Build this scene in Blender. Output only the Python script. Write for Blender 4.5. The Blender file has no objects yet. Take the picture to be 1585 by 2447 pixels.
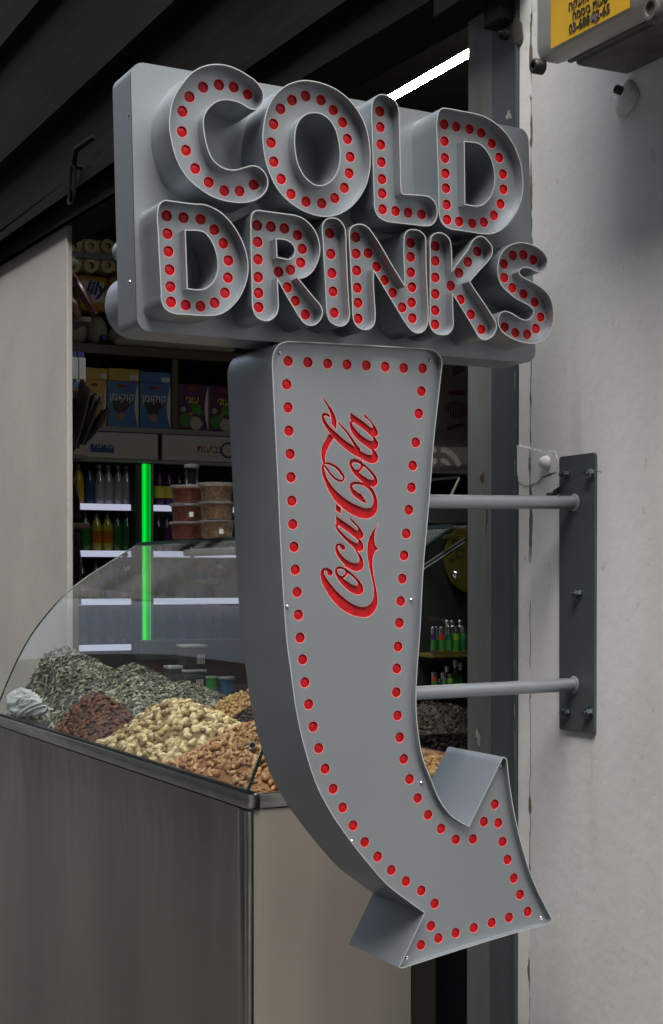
import bpy, bmesh, math, random
import numpy as np
from math import sin, cos, tan, pi, radians, sqrt
from mathutils import Vector, Matrix, geometry

random.seed(7)
SC = bpy.context.scene
COL = SC.collection

# ------------------------------------------------------------------ camera
F, CX, CY = 3740.0, 792.5, 1436.0
YAW, PIT = radians(26.4), radians(-0.9)
fw = Vector((sin(YAW) * cos(PIT), cos(YAW) * cos(PIT), sin(PIT)))
rt = Vector((cos(YAW), -sin(YAW), 0))
up = rt.cross(fw)
CAM = Vector((0, 0, 1.5))
cd = bpy.data.cameras.new('camera')
cam = bpy.data.objects.new('camera', cd)
COL.objects.link(cam)
R = Matrix((rt, up, -fw)).transposed()
cam.matrix_world = Matrix.Translation(CAM) @ R.to_4x4()
cd.sensor_fit = 'HORIZONTAL'
cd.sensor_width = 36
cd.lens = F / 1585 * 36
cd.shift_y = (CY - 1223.5) / 1585
cd.clip_start = 0.05
cd.clip_end = 300
SC.camera = cam

# ------------------------------------------------------------------ light
SUN_DIR = Vector((-0.30, -0.46, 0.86)).normalized()      # towards the sun
w = bpy.data.worlds.new('World')
SC.world = w
w.use_nodes = True
nt = w.node_tree
bg = nt.nodes['Background']
sky = nt.nodes.new('ShaderNodeTexSky')
sky.sky_type = 'NISHITA'
sky.sun_disc = False
sky.sun_elevation = math.asin(SUN_DIR.z)
sky.sun_rotation = math.atan2(SUN_DIR.x, SUN_DIR.y)
sky.dust_density = 4
sky.ozone_density = 0.6
hs = nt.nodes.new('ShaderNodeHueSaturation')          # thin overcast: a greyer sky
hs.inputs['Saturation'].default_value = 0.55
nt.links.new(sky.outputs[0], hs.inputs['Color'])
nt.links.new(hs.outputs[0], bg.inputs[0])
bg.inputs[1].default_value = 0.13
sd = bpy.data.lights.new('sun', 'SUN')
sd.energy = 2.5
sd.angle = radians(60)
sd.color = (1, 0.985, 0.965)
so = bpy.data.objects.new('sun', sd)
COL.objects.link(so)
so.rotation_euler = SUN_DIR.to_track_quat('Z', 'Y').to_euler()
SC.view_settings.view_transform = 'Standard'
SC.view_settings.look = 'None'
SC.view_settings.gamma = 1
SC.view_settings.use_curve_mapping = False
SC.view_settings.exposure = 1.28

# ------------------------------------------------------------------ helpers
def ray(x, y):
    return fw + rt * ((x - CX) / F) - up * ((y - CY) / F)

def on(x, y, ax, v):
    """point of the photograph's line of sight on the plane axis=v (axis 0 x, 1 y, 2 z)"""
    d = ray(x, y)
    return CAM + d * ((v - CAM[ax]) / d[ax])

def nd(nt, t, **kw):
    n = nt.nodes.new(t)
    for k, v in kw.items():
        if k.startswith('i_'):
            n.inputs[int(k[2:])].default_value = v
        else:
            setattr(n, k, v)
    return n

def mat(name, col, rough=0.5, metal=0.0, var=0.0, scale=8.0, bump=0.0, bscale=None, col2=None,
        rvar=0.0, stretch=(1, 1, 1), spec=0.5, det=6, emit=None, estr=0.0, attr=None, dist=0.002, coat=0.0):
    m = bpy.data.materials.new(name)
    m.use_nodes = True
    t = m.node_tree
    b = t.nodes['Principled BSDF']
    b.inputs['Base Color'].default_value = (*col, 1)
    b.inputs['Roughness'].default_value = rough
    b.inputs['Metallic'].default_value = metal
    b.inputs['Specular IOR Level'].default_value = spec
    if coat:
        b.inputs['Coat Weight'].default_value = coat
        b.inputs['Coat Roughness'].default_value = 0.1
    tc = nd(t, 'ShaderNodeTexCoord')
    mp = nd(t, 'ShaderNodeMapping')
    mp.inputs['Scale'].default_value = stretch
    t.links.new(tc.outputs['Object'], mp.inputs[0])
    if var or col2 or rvar:
        nz = nd(t, 'ShaderNodeTexNoise')
        nz.inputs['Scale'].default_value = scale
        nz.inputs['Detail'].default_value = det
        nz.inputs['Roughness'].default_value = 0.6
        t.links.new(mp.outputs[0], nz.inputs['Vector'])
        rr = nd(t, 'ShaderNodeMapRange')
        rr.inputs[1].default_value = 0.3
        rr.inputs[2].default_value = 0.7
        t.links.new(nz.outputs['Fac'], rr.inputs[0])
        mx = nd(t, 'ShaderNodeMix', data_type='RGBA')
        c2 = col2 or tuple(c * (1 - var) for c in col)
        mx.inputs[6].default_value = (*col, 1)
        mx.inputs[7].default_value = (*c2, 1)
        t.links.new(rr.outputs[0], mx.inputs[0])
        out = mx.outputs[2]
        if rvar:
            r2 = nd(t, 'ShaderNodeMapRange')
            r2.inputs[3].default_value = rough - rvar
            r2.inputs[4].default_value = rough + rvar
            t.links.new(nz.outputs['Fac'], r2.inputs[0])
            t.links.new(r2.outputs[0], b.inputs['Roughness'])
        t.links.new(out, b.inputs['Base Color'])
    if attr:
        at = nd(t, 'ShaderNodeAttribute', attribute_name='tint')
        cr = nd(t, 'ShaderNodeValToRGB')
        el = cr.color_ramp.elements
        el[0].color = (*attr[0], 1)
        el[1].color = (*attr[-1], 1)
        for i, c in enumerate(attr[1:-1]):
            e = el.new((i + 1) / (len(attr) - 1))
            e.color = (*c, 1)
        t.links.new(at.outputs['Fac'], cr.inputs[0])
        t.links.new(cr.outputs[0], b.inputs['Base Color'])
    if bump:
        n2 = nd(t, 'ShaderNodeTexNoise')
        n2.inputs['Scale'].default_value = bscale or scale * 4
        n2.inputs['Detail'].default_value = 5
        t.links.new(mp.outputs[0], n2.inputs['Vector'])
        bp = nd(t, 'ShaderNodeBump')
        bp.inputs['Strength'].default_value = bump
        bp.inputs['Distance'].default_value = dist
        t.links.new(n2.outputs['Fac'], bp.inputs['Height'])
        t.links.new(bp.outputs[0], b.inputs['Normal'])
    if emit:
        b.inputs['Emission Color'].default_value = (*emit, 1)
        b.inputs['Emission Strength'].default_value = estr
    return m

def glass(name, tint=(0.9, 0.95, 0.93), refl=1.0, dirt=0.0, rough=0.02, haze=0):
    m = bpy.data.materials.new(name)
    m.use_nodes = True
    t = m.node_tree
    t.nodes.clear()
    o = nd(t, 'ShaderNodeOutputMaterial')
    tr = nd(t, 'ShaderNodeBsdfTransparent')
    tr.inputs[0].default_value = (*tint, 1)
    gl = nd(t, 'ShaderNodeBsdfGlossy')
    gl.inputs['Roughness'].default_value = rough
    fr = nd(t, 'ShaderNodeFresnel')
    fr.inputs[0].default_value = 1.5
    mu = nd(t, 'ShaderNodeMath', operation='MULTIPLY')
    mu.inputs[1].default_value = refl
    t.links.new(fr.outputs[0], mu.inputs[0])
    mx = nd(t, 'ShaderNodeMixShader')
    t.links.new(mu.outputs[0], mx.inputs[0])
    t.links.new(tr.outputs[0], mx.inputs[1])
    t.links.new(gl.outputs[0], mx.inputs[2])
    last = mx
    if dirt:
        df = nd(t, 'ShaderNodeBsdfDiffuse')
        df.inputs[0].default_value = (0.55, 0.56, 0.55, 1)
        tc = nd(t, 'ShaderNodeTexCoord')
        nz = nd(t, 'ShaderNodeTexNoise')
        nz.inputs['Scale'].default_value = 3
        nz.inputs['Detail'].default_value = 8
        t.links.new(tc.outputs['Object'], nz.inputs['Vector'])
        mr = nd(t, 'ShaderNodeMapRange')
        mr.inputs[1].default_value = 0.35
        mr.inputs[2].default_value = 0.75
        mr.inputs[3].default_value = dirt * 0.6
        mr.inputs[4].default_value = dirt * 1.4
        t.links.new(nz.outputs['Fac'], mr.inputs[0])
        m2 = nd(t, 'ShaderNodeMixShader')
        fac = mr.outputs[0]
        if haze:  # reflected grey haze painted on, stronger higher up the glass
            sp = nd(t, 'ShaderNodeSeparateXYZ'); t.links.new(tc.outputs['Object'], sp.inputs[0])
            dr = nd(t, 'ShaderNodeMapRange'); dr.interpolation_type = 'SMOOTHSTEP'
            dr.inputs[1].default_value = 1.37; dr.inputs[2].default_value = 1.47; dr.inputs[3].default_value = 1.0; dr.inputs[4].default_value = haze
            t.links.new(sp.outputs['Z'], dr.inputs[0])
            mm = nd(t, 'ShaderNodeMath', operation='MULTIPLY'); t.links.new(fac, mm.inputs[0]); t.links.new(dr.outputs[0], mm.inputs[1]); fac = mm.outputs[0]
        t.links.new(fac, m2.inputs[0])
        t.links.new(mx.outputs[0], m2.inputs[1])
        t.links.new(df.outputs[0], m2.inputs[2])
        last = m2
    t.links.new(last.outputs[0], o.inputs[0])
    return m

def link(name, me, parent=None, mats=()):
    for m in mats:
        me.materials.append(m)
    o = bpy.data.objects.new(name, me)
    COL.objects.link(o)
    if parent:
        o.parent = parent
    return o

def tag(o, label, cat=None, group=None, kind=None):
    if label: o['label'] = label
    if cat: o['category'] = cat
    if group: o['group'] = group
    if kind: o['kind'] = kind
    return o

def thing(name, label, cat, group=None, loc=(0, 0, 0)):
    o = bpy.data.objects.new(name, None)
    o.empty_display_size = 0.05
    COL.objects.link(o)
    o.location = loc
    return tag(o, label, cat, group)

class MB:
    """collects shapes; build() links them as one mesh object"""
    def __init__(s):
        s.v = []; s.f = []; s.mi = []; s.tint = []
    def add(s, vs, fs, mi=0, tint=0.0):
        n = len(s.v)
        s.v += [tuple(v) for v in vs]
        s.f += [tuple(i + n for i in f) for f in fs]
        s.mi += [mi] * len(fs)
        s.tint += [tint] * len(vs)
        return s
    def box(s, a, b, bev=0.0, mi=0, tint=0.0):
        x0, y0, z0 = [min(a[i], b[i]) for i in range(3)]
        x1, y1, z1 = [max(a[i], b[i]) for i in range(3)]
        if not bev:
            vs = [(x0,y0,z0),(x1,y0,z0),(x1,y1,z0),(x0,y1,z0),(x0,y0,z1),(x1,y0,z1),(x1,y1,z1),(x0,y1,z1)]
            return s.add(vs, [(0,3,2,1),(4,5,6,7),(0,1,5,4),(1,2,6,5),(2,3,7,6),(3,0,4,7)], mi, tint)
        bm = bmesh.new()
        bmesh.ops.create_cube(bm, size=1)
        for v in bm.verts:
            v.co = Vector(((x0+x1)/2 + v.co.x*(x1-x0), (y0+y1)/2 + v.co.y*(y1-y0), (z0+z1)/2 + v.co.z*(z1-z0)))
        bmesh.ops.bevel(bm, geom=bm.edges[:], offset=min(bev, .45*min(x1-x0, y1-y0, z1-z0)), segments=2, affect='EDGES', profile=0.5)
        s.bm(bm, mi, tint)
        return s
    def bm(s, bm, mi=0, tint=0.0, M=None):
        bm.verts.index_update()
        s.add([(M @ v.co if M else v.co) for v in bm.verts], [[v.index for v in f.verts] for f in bm.faces], mi, tint)
        bm.free()
        return s
    def hexa(s, p, mi=0):
        """8 corners: bottom 4 then top 4"""
        return s.add(p, [(0,3,2,1),(4,5,6,7),(0,1,5,4),(1,2,6,5),(2,3,7,6),(3,0,4,7)], mi)
    def lathe(s, prof, o=(0,0,0), axis=Vector((0,0,1)), n=20, mi=0, tint=0.0, cap=True):
        ax = Vector(axis).normalized()
        q = ax.to_track_quat('Z', 'Y').to_matrix()
        vs = []
        for r, z in prof:
            for k in range(n):
                a = 2*pi*k/n
                vs.append(Vector(o) + q @ Vector((r*cos(a), r*sin(a), z)))
        fs = []
        for i in range(len(prof)-1):
            for k in range(n):
                k2 = (k+1) % n
                fs.append((i*n+k, i*n+k2, (i+1)*n+k2, (i+1)*n+k))
        if cap:
            fs.append(tuple(range(n))[::-1])
            fs.append(tuple(range((len(prof)-1)*n, len(prof)*n)))
        return s.add(vs, fs, mi, tint)
    def tube(s, pts, r, n=10, mi=0, tint=0.0):
        pts = [Vector(p) for p in pts]
        vs = []; fs = []
        m = len(pts)
        ref = Vector((0.13, 0.21, 0.97))
        for i, p in enumerate(pts):
            d = (pts[min(i+1, m-1)] - pts[max(i-1, 0)]).normalized()
            if abs(d.dot(ref)) > 0.95: ref = Vector((1, 0.1, 0.05)).normalized()
            a = d.cross(ref).normalized(); b = d.cross(a)
            rr = r[i] if isinstance(r, (list, tuple)) else r
            for k in range(n):
                t = 2*pi*k/n
                vs.append(p + a*cos(t)*rr + b*sin(t)*rr)
        for i in range(m-1):
            for k in range(n):
                k2 = (k+1) % n
                fs.append((i*n+k, i*n+k2, (i+1)*n+k2, (i+1)*n+k))
        fs.append(tuple(range(n))[::-1]); fs.append(tuple(range((m-1)*n, m*n)))
        return s.add(vs, fs, mi, tint)
    def build(s, name, mats, parent=None, smooth=None, tint=False):
        me = bpy.data.meshes.new(name)
        me.from_pydata(s.v, [], s.f)
        if not isinstance(mats, (list, tuple)): mats = [mats]
        for m in mats: me.materials.append(m)
        me.polygons.foreach_set('material_index', s.mi)
        if tint:
            at = me.attributes.new('tint', 'FLOAT', 'POINT')
            at.data.foreach_set('value', s.tint)
        me.update()
        if smooth:
            me.shade_smooth()
            me.set_sharp_from_angle(angle=radians(smooth))
        return link(name, me, parent)

def catmull(pts, closed=True, step=6.0):
    """pts: (x,y) smooth or ('c',x,y) corner. returns dense list"""
    P = []; Cn = []
    for p in pts:
        if p[0] == 'c': P.append(Vector((p[1], p[2]))); Cn.append(True)
        else: P.append(Vector((p[0], p[1]))); Cn.append(False)
    n = len(P); out = []
    m = n if closed else n-1
    for i in range(m):
        p1, p2 = P[i], P[(i+1) % n]
        p0 = P[i-1] if (closed or i > 0) else p1
        p3 = P[(i+2) % n] if (closed or i+2 < n) else p2
        L = (p2-p1).length
        if L < 1e-9: continue
        def tg(a, b, c, corner, other):
            if corner: return None
            l0, l1 = (b-a).length, (c-b).length
            if l0 < 1e-9 or l1 < 1e-9: return (c-b)
            v = ((b-a)/l0*l1 + (c-b)/l1*l0) / (l0+l1)
            return v * L
        t1 = tg(p0, p1, p2, Cn[i], None)
        t2 = tg(p1, p2, p3, Cn[(i+1) % n], None)
        if t1 is None and t2 is None: t1 = t2 = p2-p1
        elif t1 is None: t1 = (p2-p1)*1.5 - t2*0.5
        elif t2 is None: t2 = (p2-p1)*1.5 - t1*0.5
        k = max(2, int(L/step))
        for j in range(k):
            u = j/k
            h0 = 2*u**3-3*u**2+1; h1 = u**3-2*u**2+u; h2 = -2*u**3+3*u**2; h3 = u**3-u**2
            out.append(p1*h0 + t1*h1 + p2*h2 + t2*h3)
    if not closed: out.append(P[-1])
    return out

def area(l):
    return 0.5*sum(l[i][0]*l[(i+1) % len(l)][1] - l[(i+1) % len(l)][0]*l[i][1] for i in range(len(l)))

def clean(l, eps=2e-4):
    o = []
    for p in l:
        p = Vector((p[0], p[1]))
        if not o or (p-o[-1]).length > eps: o.append(p)
    while len(o) > 2 and (o[0]-o[-1]).length < eps: o.pop()
    return o

def offset(l, d):
    """shift the loop to the left of its direction by d"""
    n = len(l); o = []
    for i in range(n):
        a = (l[i]-l[i-1]).normalized(); b = (l[(i+1) % n]-l[i]).normalized()
        na = Vector((-a.y, a.x)); nb = Vector((-b.y, b.x))
        m = na+nb
        if m.length < 1e-6: m = na
        m.normalize()
        o.append(l[i] + m*d/max(0.45, m.dot(na)))
    return o

def fill(loops):
    """triangles of the even-odd region bounded by the loops"""
    vs = []; ed = []
    for l in loops:
        n = len(vs)
        vs += [Vector((p[0], p[1])) for p in l]
        ed += [(n+i, n+(i+1) % len(l)) for i in range(len(l))]
    r = geometry.delaunay_2d_cdt(vs, ed, [], 0, 1e-7)
    V, T = r[0], r[2]
    A = np.array([[p[0], p[1]] for l in loops for p in l])
    B = np.array([[p[0], p[1]] for l in loops for p in list(l[1:])+[l[0]]])
    keep = []
    Va = np.array([[v.x, v.y] for v in V])
    for f in T:
        c = Va[list(f)].mean(0)
        y1, y2 = A[:, 1], B[:, 1]
        m = (y1 > c[1]) != (y2 > c[1])
        xs = A[m, 0] + (c[1]-y1[m])/(y2[m]-y1[m])*(B[m, 0]-A[m, 0])
        if (xs > c[0]).sum() % 2: keep.append(tuple(f))
    return [(v.x, v.y) for v in V], keep

def facing(mb, tris2d, y, mi=0):
    V, T = tris2d
    fs = []
    for f in T:
        a, b, c = [V[i] for i in f[:3]]
        s = (b[0]-a[0])*(c[1]-a[1])-(b[1]-a[1])*(c[0]-a[0])
        fs.append(f if s > 0 else f[::-1])       # normal to -Y
    mb.add([(x, y, z) for x, z in V], fs, mi)

def wallloop(mb, l, y0, y1, mi=0, flip=False, l2=None):
    n = len(l); l2 = l2 or l
    vs = [(p.x, y0, p.y) for p in l] + [(p.x, y1, p.y) for p in l2]
    fs = [(i, (i+1) % n, n+(i+1) % n, n+i) for i in range(n)]
    if flip: fs = [f[::-1] for f in fs]
    mb.add(vs, fs, mi)

def text(s, size, M, m, name='lettering', parent=None, ext=0.0004, bold=0.0, align='CENTER', sx=1.0, shear=0.0):
    cu = bpy.data.curves.new('t', 'FONT')
    cu.body = s; cu.size = size; cu.extrude = ext; cu.offset = bold; cu.resolution_u = 3
    cu.align_x = align; cu.align_y = 'CENTER'; cu.shear = shear
    to = bpy.data.objects.new('t', cu)
    COL.objects.link(to)
    dg = bpy.context.evaluated_depsgraph_get()
    dg.update()
    me = bpy.data.meshes.new_from_object(to.evaluated_get(dg))
    bpy.data.objects.remove(to)
    me.name = name
    me.transform(M @ Matrix.Diagonal((sx, 1, 1, 1)))
    me.materials.clear()
    return link(name, me, parent, [m])

def heb(s):
    return s[::-1]

def face_Y(p):      # text frame facing -Y at point p
    return Matrix.Translation(p) @ Matrix(((1,0,0,0),(0,0,-1,0),(0,1,0,0),(0,0,0,1)))

def face_X(p):      # facing -X; text runs towards -Y
    return Matrix.Translation(p) @ Matrix(((0,0,-1,0),(-1,0,0,0),(0,1,0,0),(0,0,0,1)))

# ------------------------------------------------------------------ materials
SILVER = mat('silver_paint', (0.375, 0.410, 0.438), 0.42, 0.70, var=0.10, scale=3.5, bump=0.08, bscale=420, rvar=0.05, dist=0.0006)
RIM = mat('pale_rim_edge', (0.56, 0.58, 0.59), 0.45, 0.3, var=0.15, scale=60)  # front lip, paler than the silver sides
RED = mat('red_acrylic', (0.60, 0.009, 0.016), 0.36, 0, var=0.45, scale=120, spec=0.4)
PINK = mat('pink_ring_edge', (0.88, 0.36, 0.37), 0.4, 0)  # thin pink ring around the red lenses and script
STEEL_SCREW = mat('screw_steel', (0.72, 0.72, 0.72), 0.22, 1.0)
PLATE = mat('dark_grey_plate_paint', (0.085, 0.09, 0.097), 0.5, 0.2, var=0.15, scale=9, bump=0.1, bscale=200)
BOLT = mat('zinc_bolt', (0.23, 0.27, 0.28), 0.3, 1.0, var=0.4, scale=80)
BLACK = mat('black_rubber', (0.012, 0.012, 0.013), 0.5)
STAIN = mat('stainless', (0.42, 0.385, 0.35), 0.17, 1.0, col2=(0.26, 0.235, 0.21), scale=1.3, det=1, rvar=0.05, stretch=(1, 1, 0.35), bump=0.55, bscale=1.5, dist=0.03)  # darker streaks put soft reflections into the colour
STAINT = mat('stainless_trim', (0.55, 0.54, 0.52), 0.25, 1.0, var=0.3, scale=12)
CHROME = mat('chrome', (0.75, 0.75, 0.75), 0.12, 1.0)
GLASS = glass('glass', (0.90, 0.94, 0.92), 0.42, 0.014, haze=7)  # upper part carries a painted reflection haze
CLEAR = glass('clear_plastic', (0.97, 0.97, 0.96), .9, 0.0, 0.08)
GEDGE = mat('green_glass_edge', (0.01, 0.03, 0.028), 0.15)
DKSTEEL = mat('dark_beam_steel', (0.012, 0.0115, 0.0105), 0.85, 0.0, spec=0.12, var=0.5, scale=5, bump=0.5, bscale=30, stretch=(1, .25, 1), dist=0.004)
WOOD = mat('brown_laminate', (0.13, 0.095, 0.06), 0.5, 0, var=0.4, scale=14, stretch=(.3, 1, 3))
DARK = mat('dark_interior', (0.025, 0.024, 0.022), 0.7, 0, var=0.3, scale=2)

# ------------------------------------------------------------------ street setting
XW = 1.715                                                   # street face of the shop front
def struct(name, mb, m, **k):
    return tag(mb.build(name, m, **k), None, kind='structure')
ASPH = mat('asphalt', (0.055, 0.054, 0.052), 0.85, var=0.3, scale=30, bump=0.5)
PAVE = mat('paving', (0.065, 0.062, 0.058), 0.8, var=0.25, scale=6, bump=0.4)
struct('ground', MB().add([(-60,-60,-0.30),(60,-60,-0.30),(60,60,-0.30),(-60,60,-0.30)], [(0,1,2,3)]), ASPH)
struct('pavement', MB().box((-0.9,-20,-0.296),(1.74,30,-0.17), 0.02), PAVE)
struct('shop_floor', MB().box((1.745,2.9,-0.29),(8,10.2,-0.15)), mat('floor_tiles', (0.2,0.19,0.17), 0.4, var=0.2, scale=4))

# ------------------------------------------------------------------ the arrow sign
Y_LET, Y_BOX, Y_BOX2 = 2.300, 2.383, 2.474
Y_ARR, Y_ARR2 = 2.330, 2.518
sign = thing('arrow_sign', 'silver projecting arrow sign with red dotted letters COLD DRINKS and red script on the shaft', 'sign', loc=(XW, 2.42, 1.45))
def place(o):
    """parts are modelled in world coordinates: parent without moving them"""
    p = o.parent
    if p: o.matrix_parent_inverse = p.matrix_world.inverted()
    return o
bpy.context.view_layer.update()

def plane_loop(pts, off, sc, y, step):
    """photo outline -> (x, z) loop on the plane Y=y, counter-clockwise seen from the front"""
    q = [(('c',) + p[1:]) if p[0] == 'c' else p for p in pts]
    d = catmull(q, True, step)
    l = []
    for p in d:
        P = on(off[0] + p.x/sc, off[1] + p.y/sc, 1, y)
        l.append(Vector((P.x, P.z)))
    l = clean(l)
    if area(l) < 0: l.reverse()
    return l

HOLE = 0.0097
def circle(c, r, n=22):
    return [Vector((c[0] + r*cos(2*pi*k/n), c[1] + r*sin(2*pi*k/n))) for k in range(n)]

LENS = []            # (centre x, z, plane y, px size)
def lens_mesh(mb, c, y):
    n = 22
    rr = (HOLE, HOLE-0.0010, HOLE-0.0014)
    vs = []
    ring = lambda r, yy: [(c[0]+r*cos(2*pi*k/n), yy, c[1]+r*sin(2*pi*k/n)) for k in range(n)]
    vs = ring(HOLE, y+0.0003) + ring(HOLE-0.0010, y+0.0003)
    fs = [(i, (i+1) % n, n+(i+1) % n, n+i) for i in range(n)]
    mb.add(vs, fs, 1)
    vs = ring(HOLE-0.0010, y+0.0003) + ring(HOLE-0.0014, y+0.0034) + ring(HOLE*0.5, y+0.0024) + [(c[0], y+0.0020, c[1])]
    fs = []
    for b in (0, n):
        fs += [(b+i, b+(i+1) % n, b+n+(i+1) % n, b+n+i) for i in range(n)]
    fs += [(2*n+i, 2*n+(i+1) % n, 3*n) for i in range(n)]
    mb.add(vs, fs, 0)

def can(name, outer, holes, y0, yb, yf, dots, parent, t=0.0017, seam=None, closed_back=False, extra=()):
    """sheet-metal channel: outer wall, bright front lip, inner wall and recessed face with round holes"""
    mb = MB()
    ins = [offset(outer, t)] + [offset(h[::-1], t) for h in holes]   # outer ccw: left = inside
    outs = [outer] + [h[::-1] for h in holes]
    for o_, i_ in zip(outs, ins):
        wallloop(mb, o_, y0, yb, 0)
        wallloop(mb, i_, y0, yf, 0, flip=True)
        n = len(o_)
        vs = [(p.x, y0, p.y) for p in o_] + [(p.x, y0, p.y) for p in i_]
        mb.add(vs, [(i, (i+1) % n, n+(i+1) % n, n+i) for i in range(n)], 1)
    if closed_back:
        facing(mb, fill(outs), yb, 0)
    o = place(mb.build(name, [SILVER, RIM], parent, smooth=32))
    fb = MB()
    facing(fb, fill(ins + [circle(c, HOLE) for c in dots] + list(extra)), yf, 0)
    f = place(fb.build('face_panel', [SILVER], o))
    return o

L_C = [(860,62),(950,68),(1050,95),(1150,140),(1250,200),(1340,265),(1400,335),(1438,410),(1445,470),(1430,540),(1395,600),(1345,628),(1290,622),(1240,598),(1180,560),(1110,530),(1030,512),(950,508),(880,525),(810,570),(755,630),(715,710),(705,800),(715,900),(735,1010),(765,1120),(805,1210),(870,1285),(950,1335),(1030,1358),(1100,1358),(1170,1340),(1240,1320),(1320,1308),(1390,1330),(1450,1385),(1490,1460),(1498,1540),(1480,1610),(1430,1680),(1370,1725),(1290,1755),(1200,1770),(1100,1768),(1000,1755),(900,1730),(800,1690),(700,1630),(600,1555),(500,1460),(430,1360),(370,1240),(330,1120),(300,990),(282,870),(278,770),(290,640),(320,510),(370,400),(440,300),(510,210),(600,135),(700,88),(780,68)]
D_C = [(1245,437),(1072,347),(892,320),(697,350),(530,468),(443,645),(437,895),(487,1125),(600,1348),(766,1517),(957,1622),(1145,1625),(1317,1547)]
L_O = [(700,108),(800,122),(900,150),(1000,190),(1100,250),(1200,335),(1290,440),(1360,550),(1410,660),(1445,790),(1465,920),(1472,1050),(1468,1180),(1445,1310),(1405,1430),(1350,1530),(1280,1620),(1190,1700),(1090,1755),(980,1785),(860,1785),(740,1755),(620,1705),(510,1635),(400,1540),(300,1410),(230,1260),(180,1110),(152,960),(140,820),(150,680),(175,540),(215,420),(270,320),(350,230),(440,165),(540,125),(620,108)]
H_O = [(770,513),(850,522),(920,560),(980,620),(1030,705),(1062,800),(1082,910),(1092,1020),(1085,1120),(1060,1220),(1020,1300),(960,1360),(880,1395),(800,1392),(720,1345),(650,1270),(600,1180),(568,1080),(548,960),(542,850),(550,740),(580,640),(630,570),(700,525)]
D_O = [(671,302),(860,353),(1012,476),(1125,627),(1186,830),(1219,1050),(1206,1252),(1147,1431),(1029,1557),(869,1622),(675,1601),(493,1506),(372,1322),(281,1110),(247,875),(278,648),(362,461),(505,354)]
L_L = [(370,98),(440,110),(520,150),(590,205),(640,285),(660,370),(670,600),(680,1000),(690,1400),(700,1700),('c',706,1745),('c',745,1771),(900,1775),(1050,1790),(1150,1805),(1220,1850),(1280,1940),(1303,2050),(1298,2150),(1255,2250),(1190,2305),(1110,2312),(900,2290),(650,2262),(430,2228),(340,2180),(280,2110),(245,2010),(238,1850),(225,1500),(212,1100),(202,700),(195,400),(205,250),(235,175),(290,120)]
D_L = [(338,390),(345,652),(353,945),(363,1237),(371,1522),(376,1762),(382,2028),(600,2057),(810,2086),(1036,2114)]
L_D = [(310,97),(400,100),(550,128),(700,155),(830,188),(950,245),(1060,325),(1160,425),(1250,560),(1315,700),(1360,850),(1380,1000),(1382,1140),(1365,1280),(1320,1420),(1250,1540),(1160,1650),(1050,1730),(930,1760),(820,1755),(700,1735),(550,1712),(430,1695),(350,1655),(300,1595),(275,1520),(268,1350),(262,1100),(252,800),(243,500),(242,250),(255,180),(280,120)]
H_D = [('c',610,545),(700,552),(790,568),(860,620),(920,700),(970,810),(995,920),(1003,1030),(990,1140),(960,1230),(910,1310),(850,1365),(780,1382),(700,1375),('c',620,1360)]
D_D = [(341,314),(499,343),(674,375),(828,424),(968,565),(1066,750),(1116,967),(1122,1167),(1083,1361),(995,1510),(864,1600),(711,1615),(538,1591),(380,1567),(373,1368),(365,1153),(358,958),(351,755),(346,533)]
L_D2 = [(340,98),(450,105),(600,125),(750,143),(870,150),(960,180),(1080,245),(1190,345),(1280,460),(1360,600),(1415,740),(1448,880),(1455,1010),(1440,1130),(1400,1260),(1340,1380),(1260,1480),(1170,1560),(1060,1610),(940,1622),(800,1620),(650,1608),(480,1595),(400,1565),(345,1515),(310,1440),(300,1300),(290,1100),(275,850),(262,550),(250,300),(258,210),(285,140)]
H_D2 = [('c',628,500),(700,500),(780,503),(860,520),(920,575),(975,660),(1015,760),(1040,870),(1048,960),(1035,1060),(1000,1150),(940,1220),(860,1265),(780,1272),('c',655,1255)]
D_D2 = [(376,305),(597,327),(822,348),(1003,486),(1124,667),(1191,893),(1185,1120),(1145,1318),(1008,1450),(824,1496),(627,1480),(435,1439),(427,1237),(415,1015),(400,772),(388,540)]
L_R = [(210,127),(300,135),(450,155),(600,175),(760,200),(850,235),(930,295),(1010,385),(1060,480),(1090,580),(1102,680),(1090,790),(1055,890),(1010,980),(950,1045),(880,1088),('c',800,1102),(900,1225),(1020,1370),(1110,1480),(1140,1560),(1125,1650),(1080,1720),(1010,1765),(930,1765),(860,1725),(810,1660),(700,1480),(600,1310),('c',500,1125),(505,1250),(512,1400),(512,1500),(490,1600),(440,1665),(370,1702),(300,1700),(220,1665),(165,1600),(140,1520),(130,1300),(122,1000),(115,700),(112,400),(115,250),(132,180),(165,140)]
H_R = [('c',483,545),(560,545),(640,568),(700,610),(735,670),(738,720),(715,780),(665,818),(580,808),('c',495,792)]
D_R = [(206,345),(401,364),(592,388),(778,485),(846,678),(824,873),(679,975),(508,1005),(635,1225),(747,1415),(892,1608),(230,1505),(227,1304),(222,1080),(219,826),(214,579)]
L_I = [(1265,233),(1340,245),(1400,290),(1450,370),(1465,450),(1475,700),(1488,1000),(1500,1250),(1515,1500),(1522,1620),(1500,1710),(1440,1770),(1370,1780),(1300,1755),(1230,1700),(1195,1610),(1185,1500),(1170,1200),(1150,850),(1135,550),(1125,400),(1135,320),(1170,265),(1210,240)]
D_I = [(1238,458),(1252,748),(1268,1023),(1283,1283),(1299,1583)]
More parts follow.
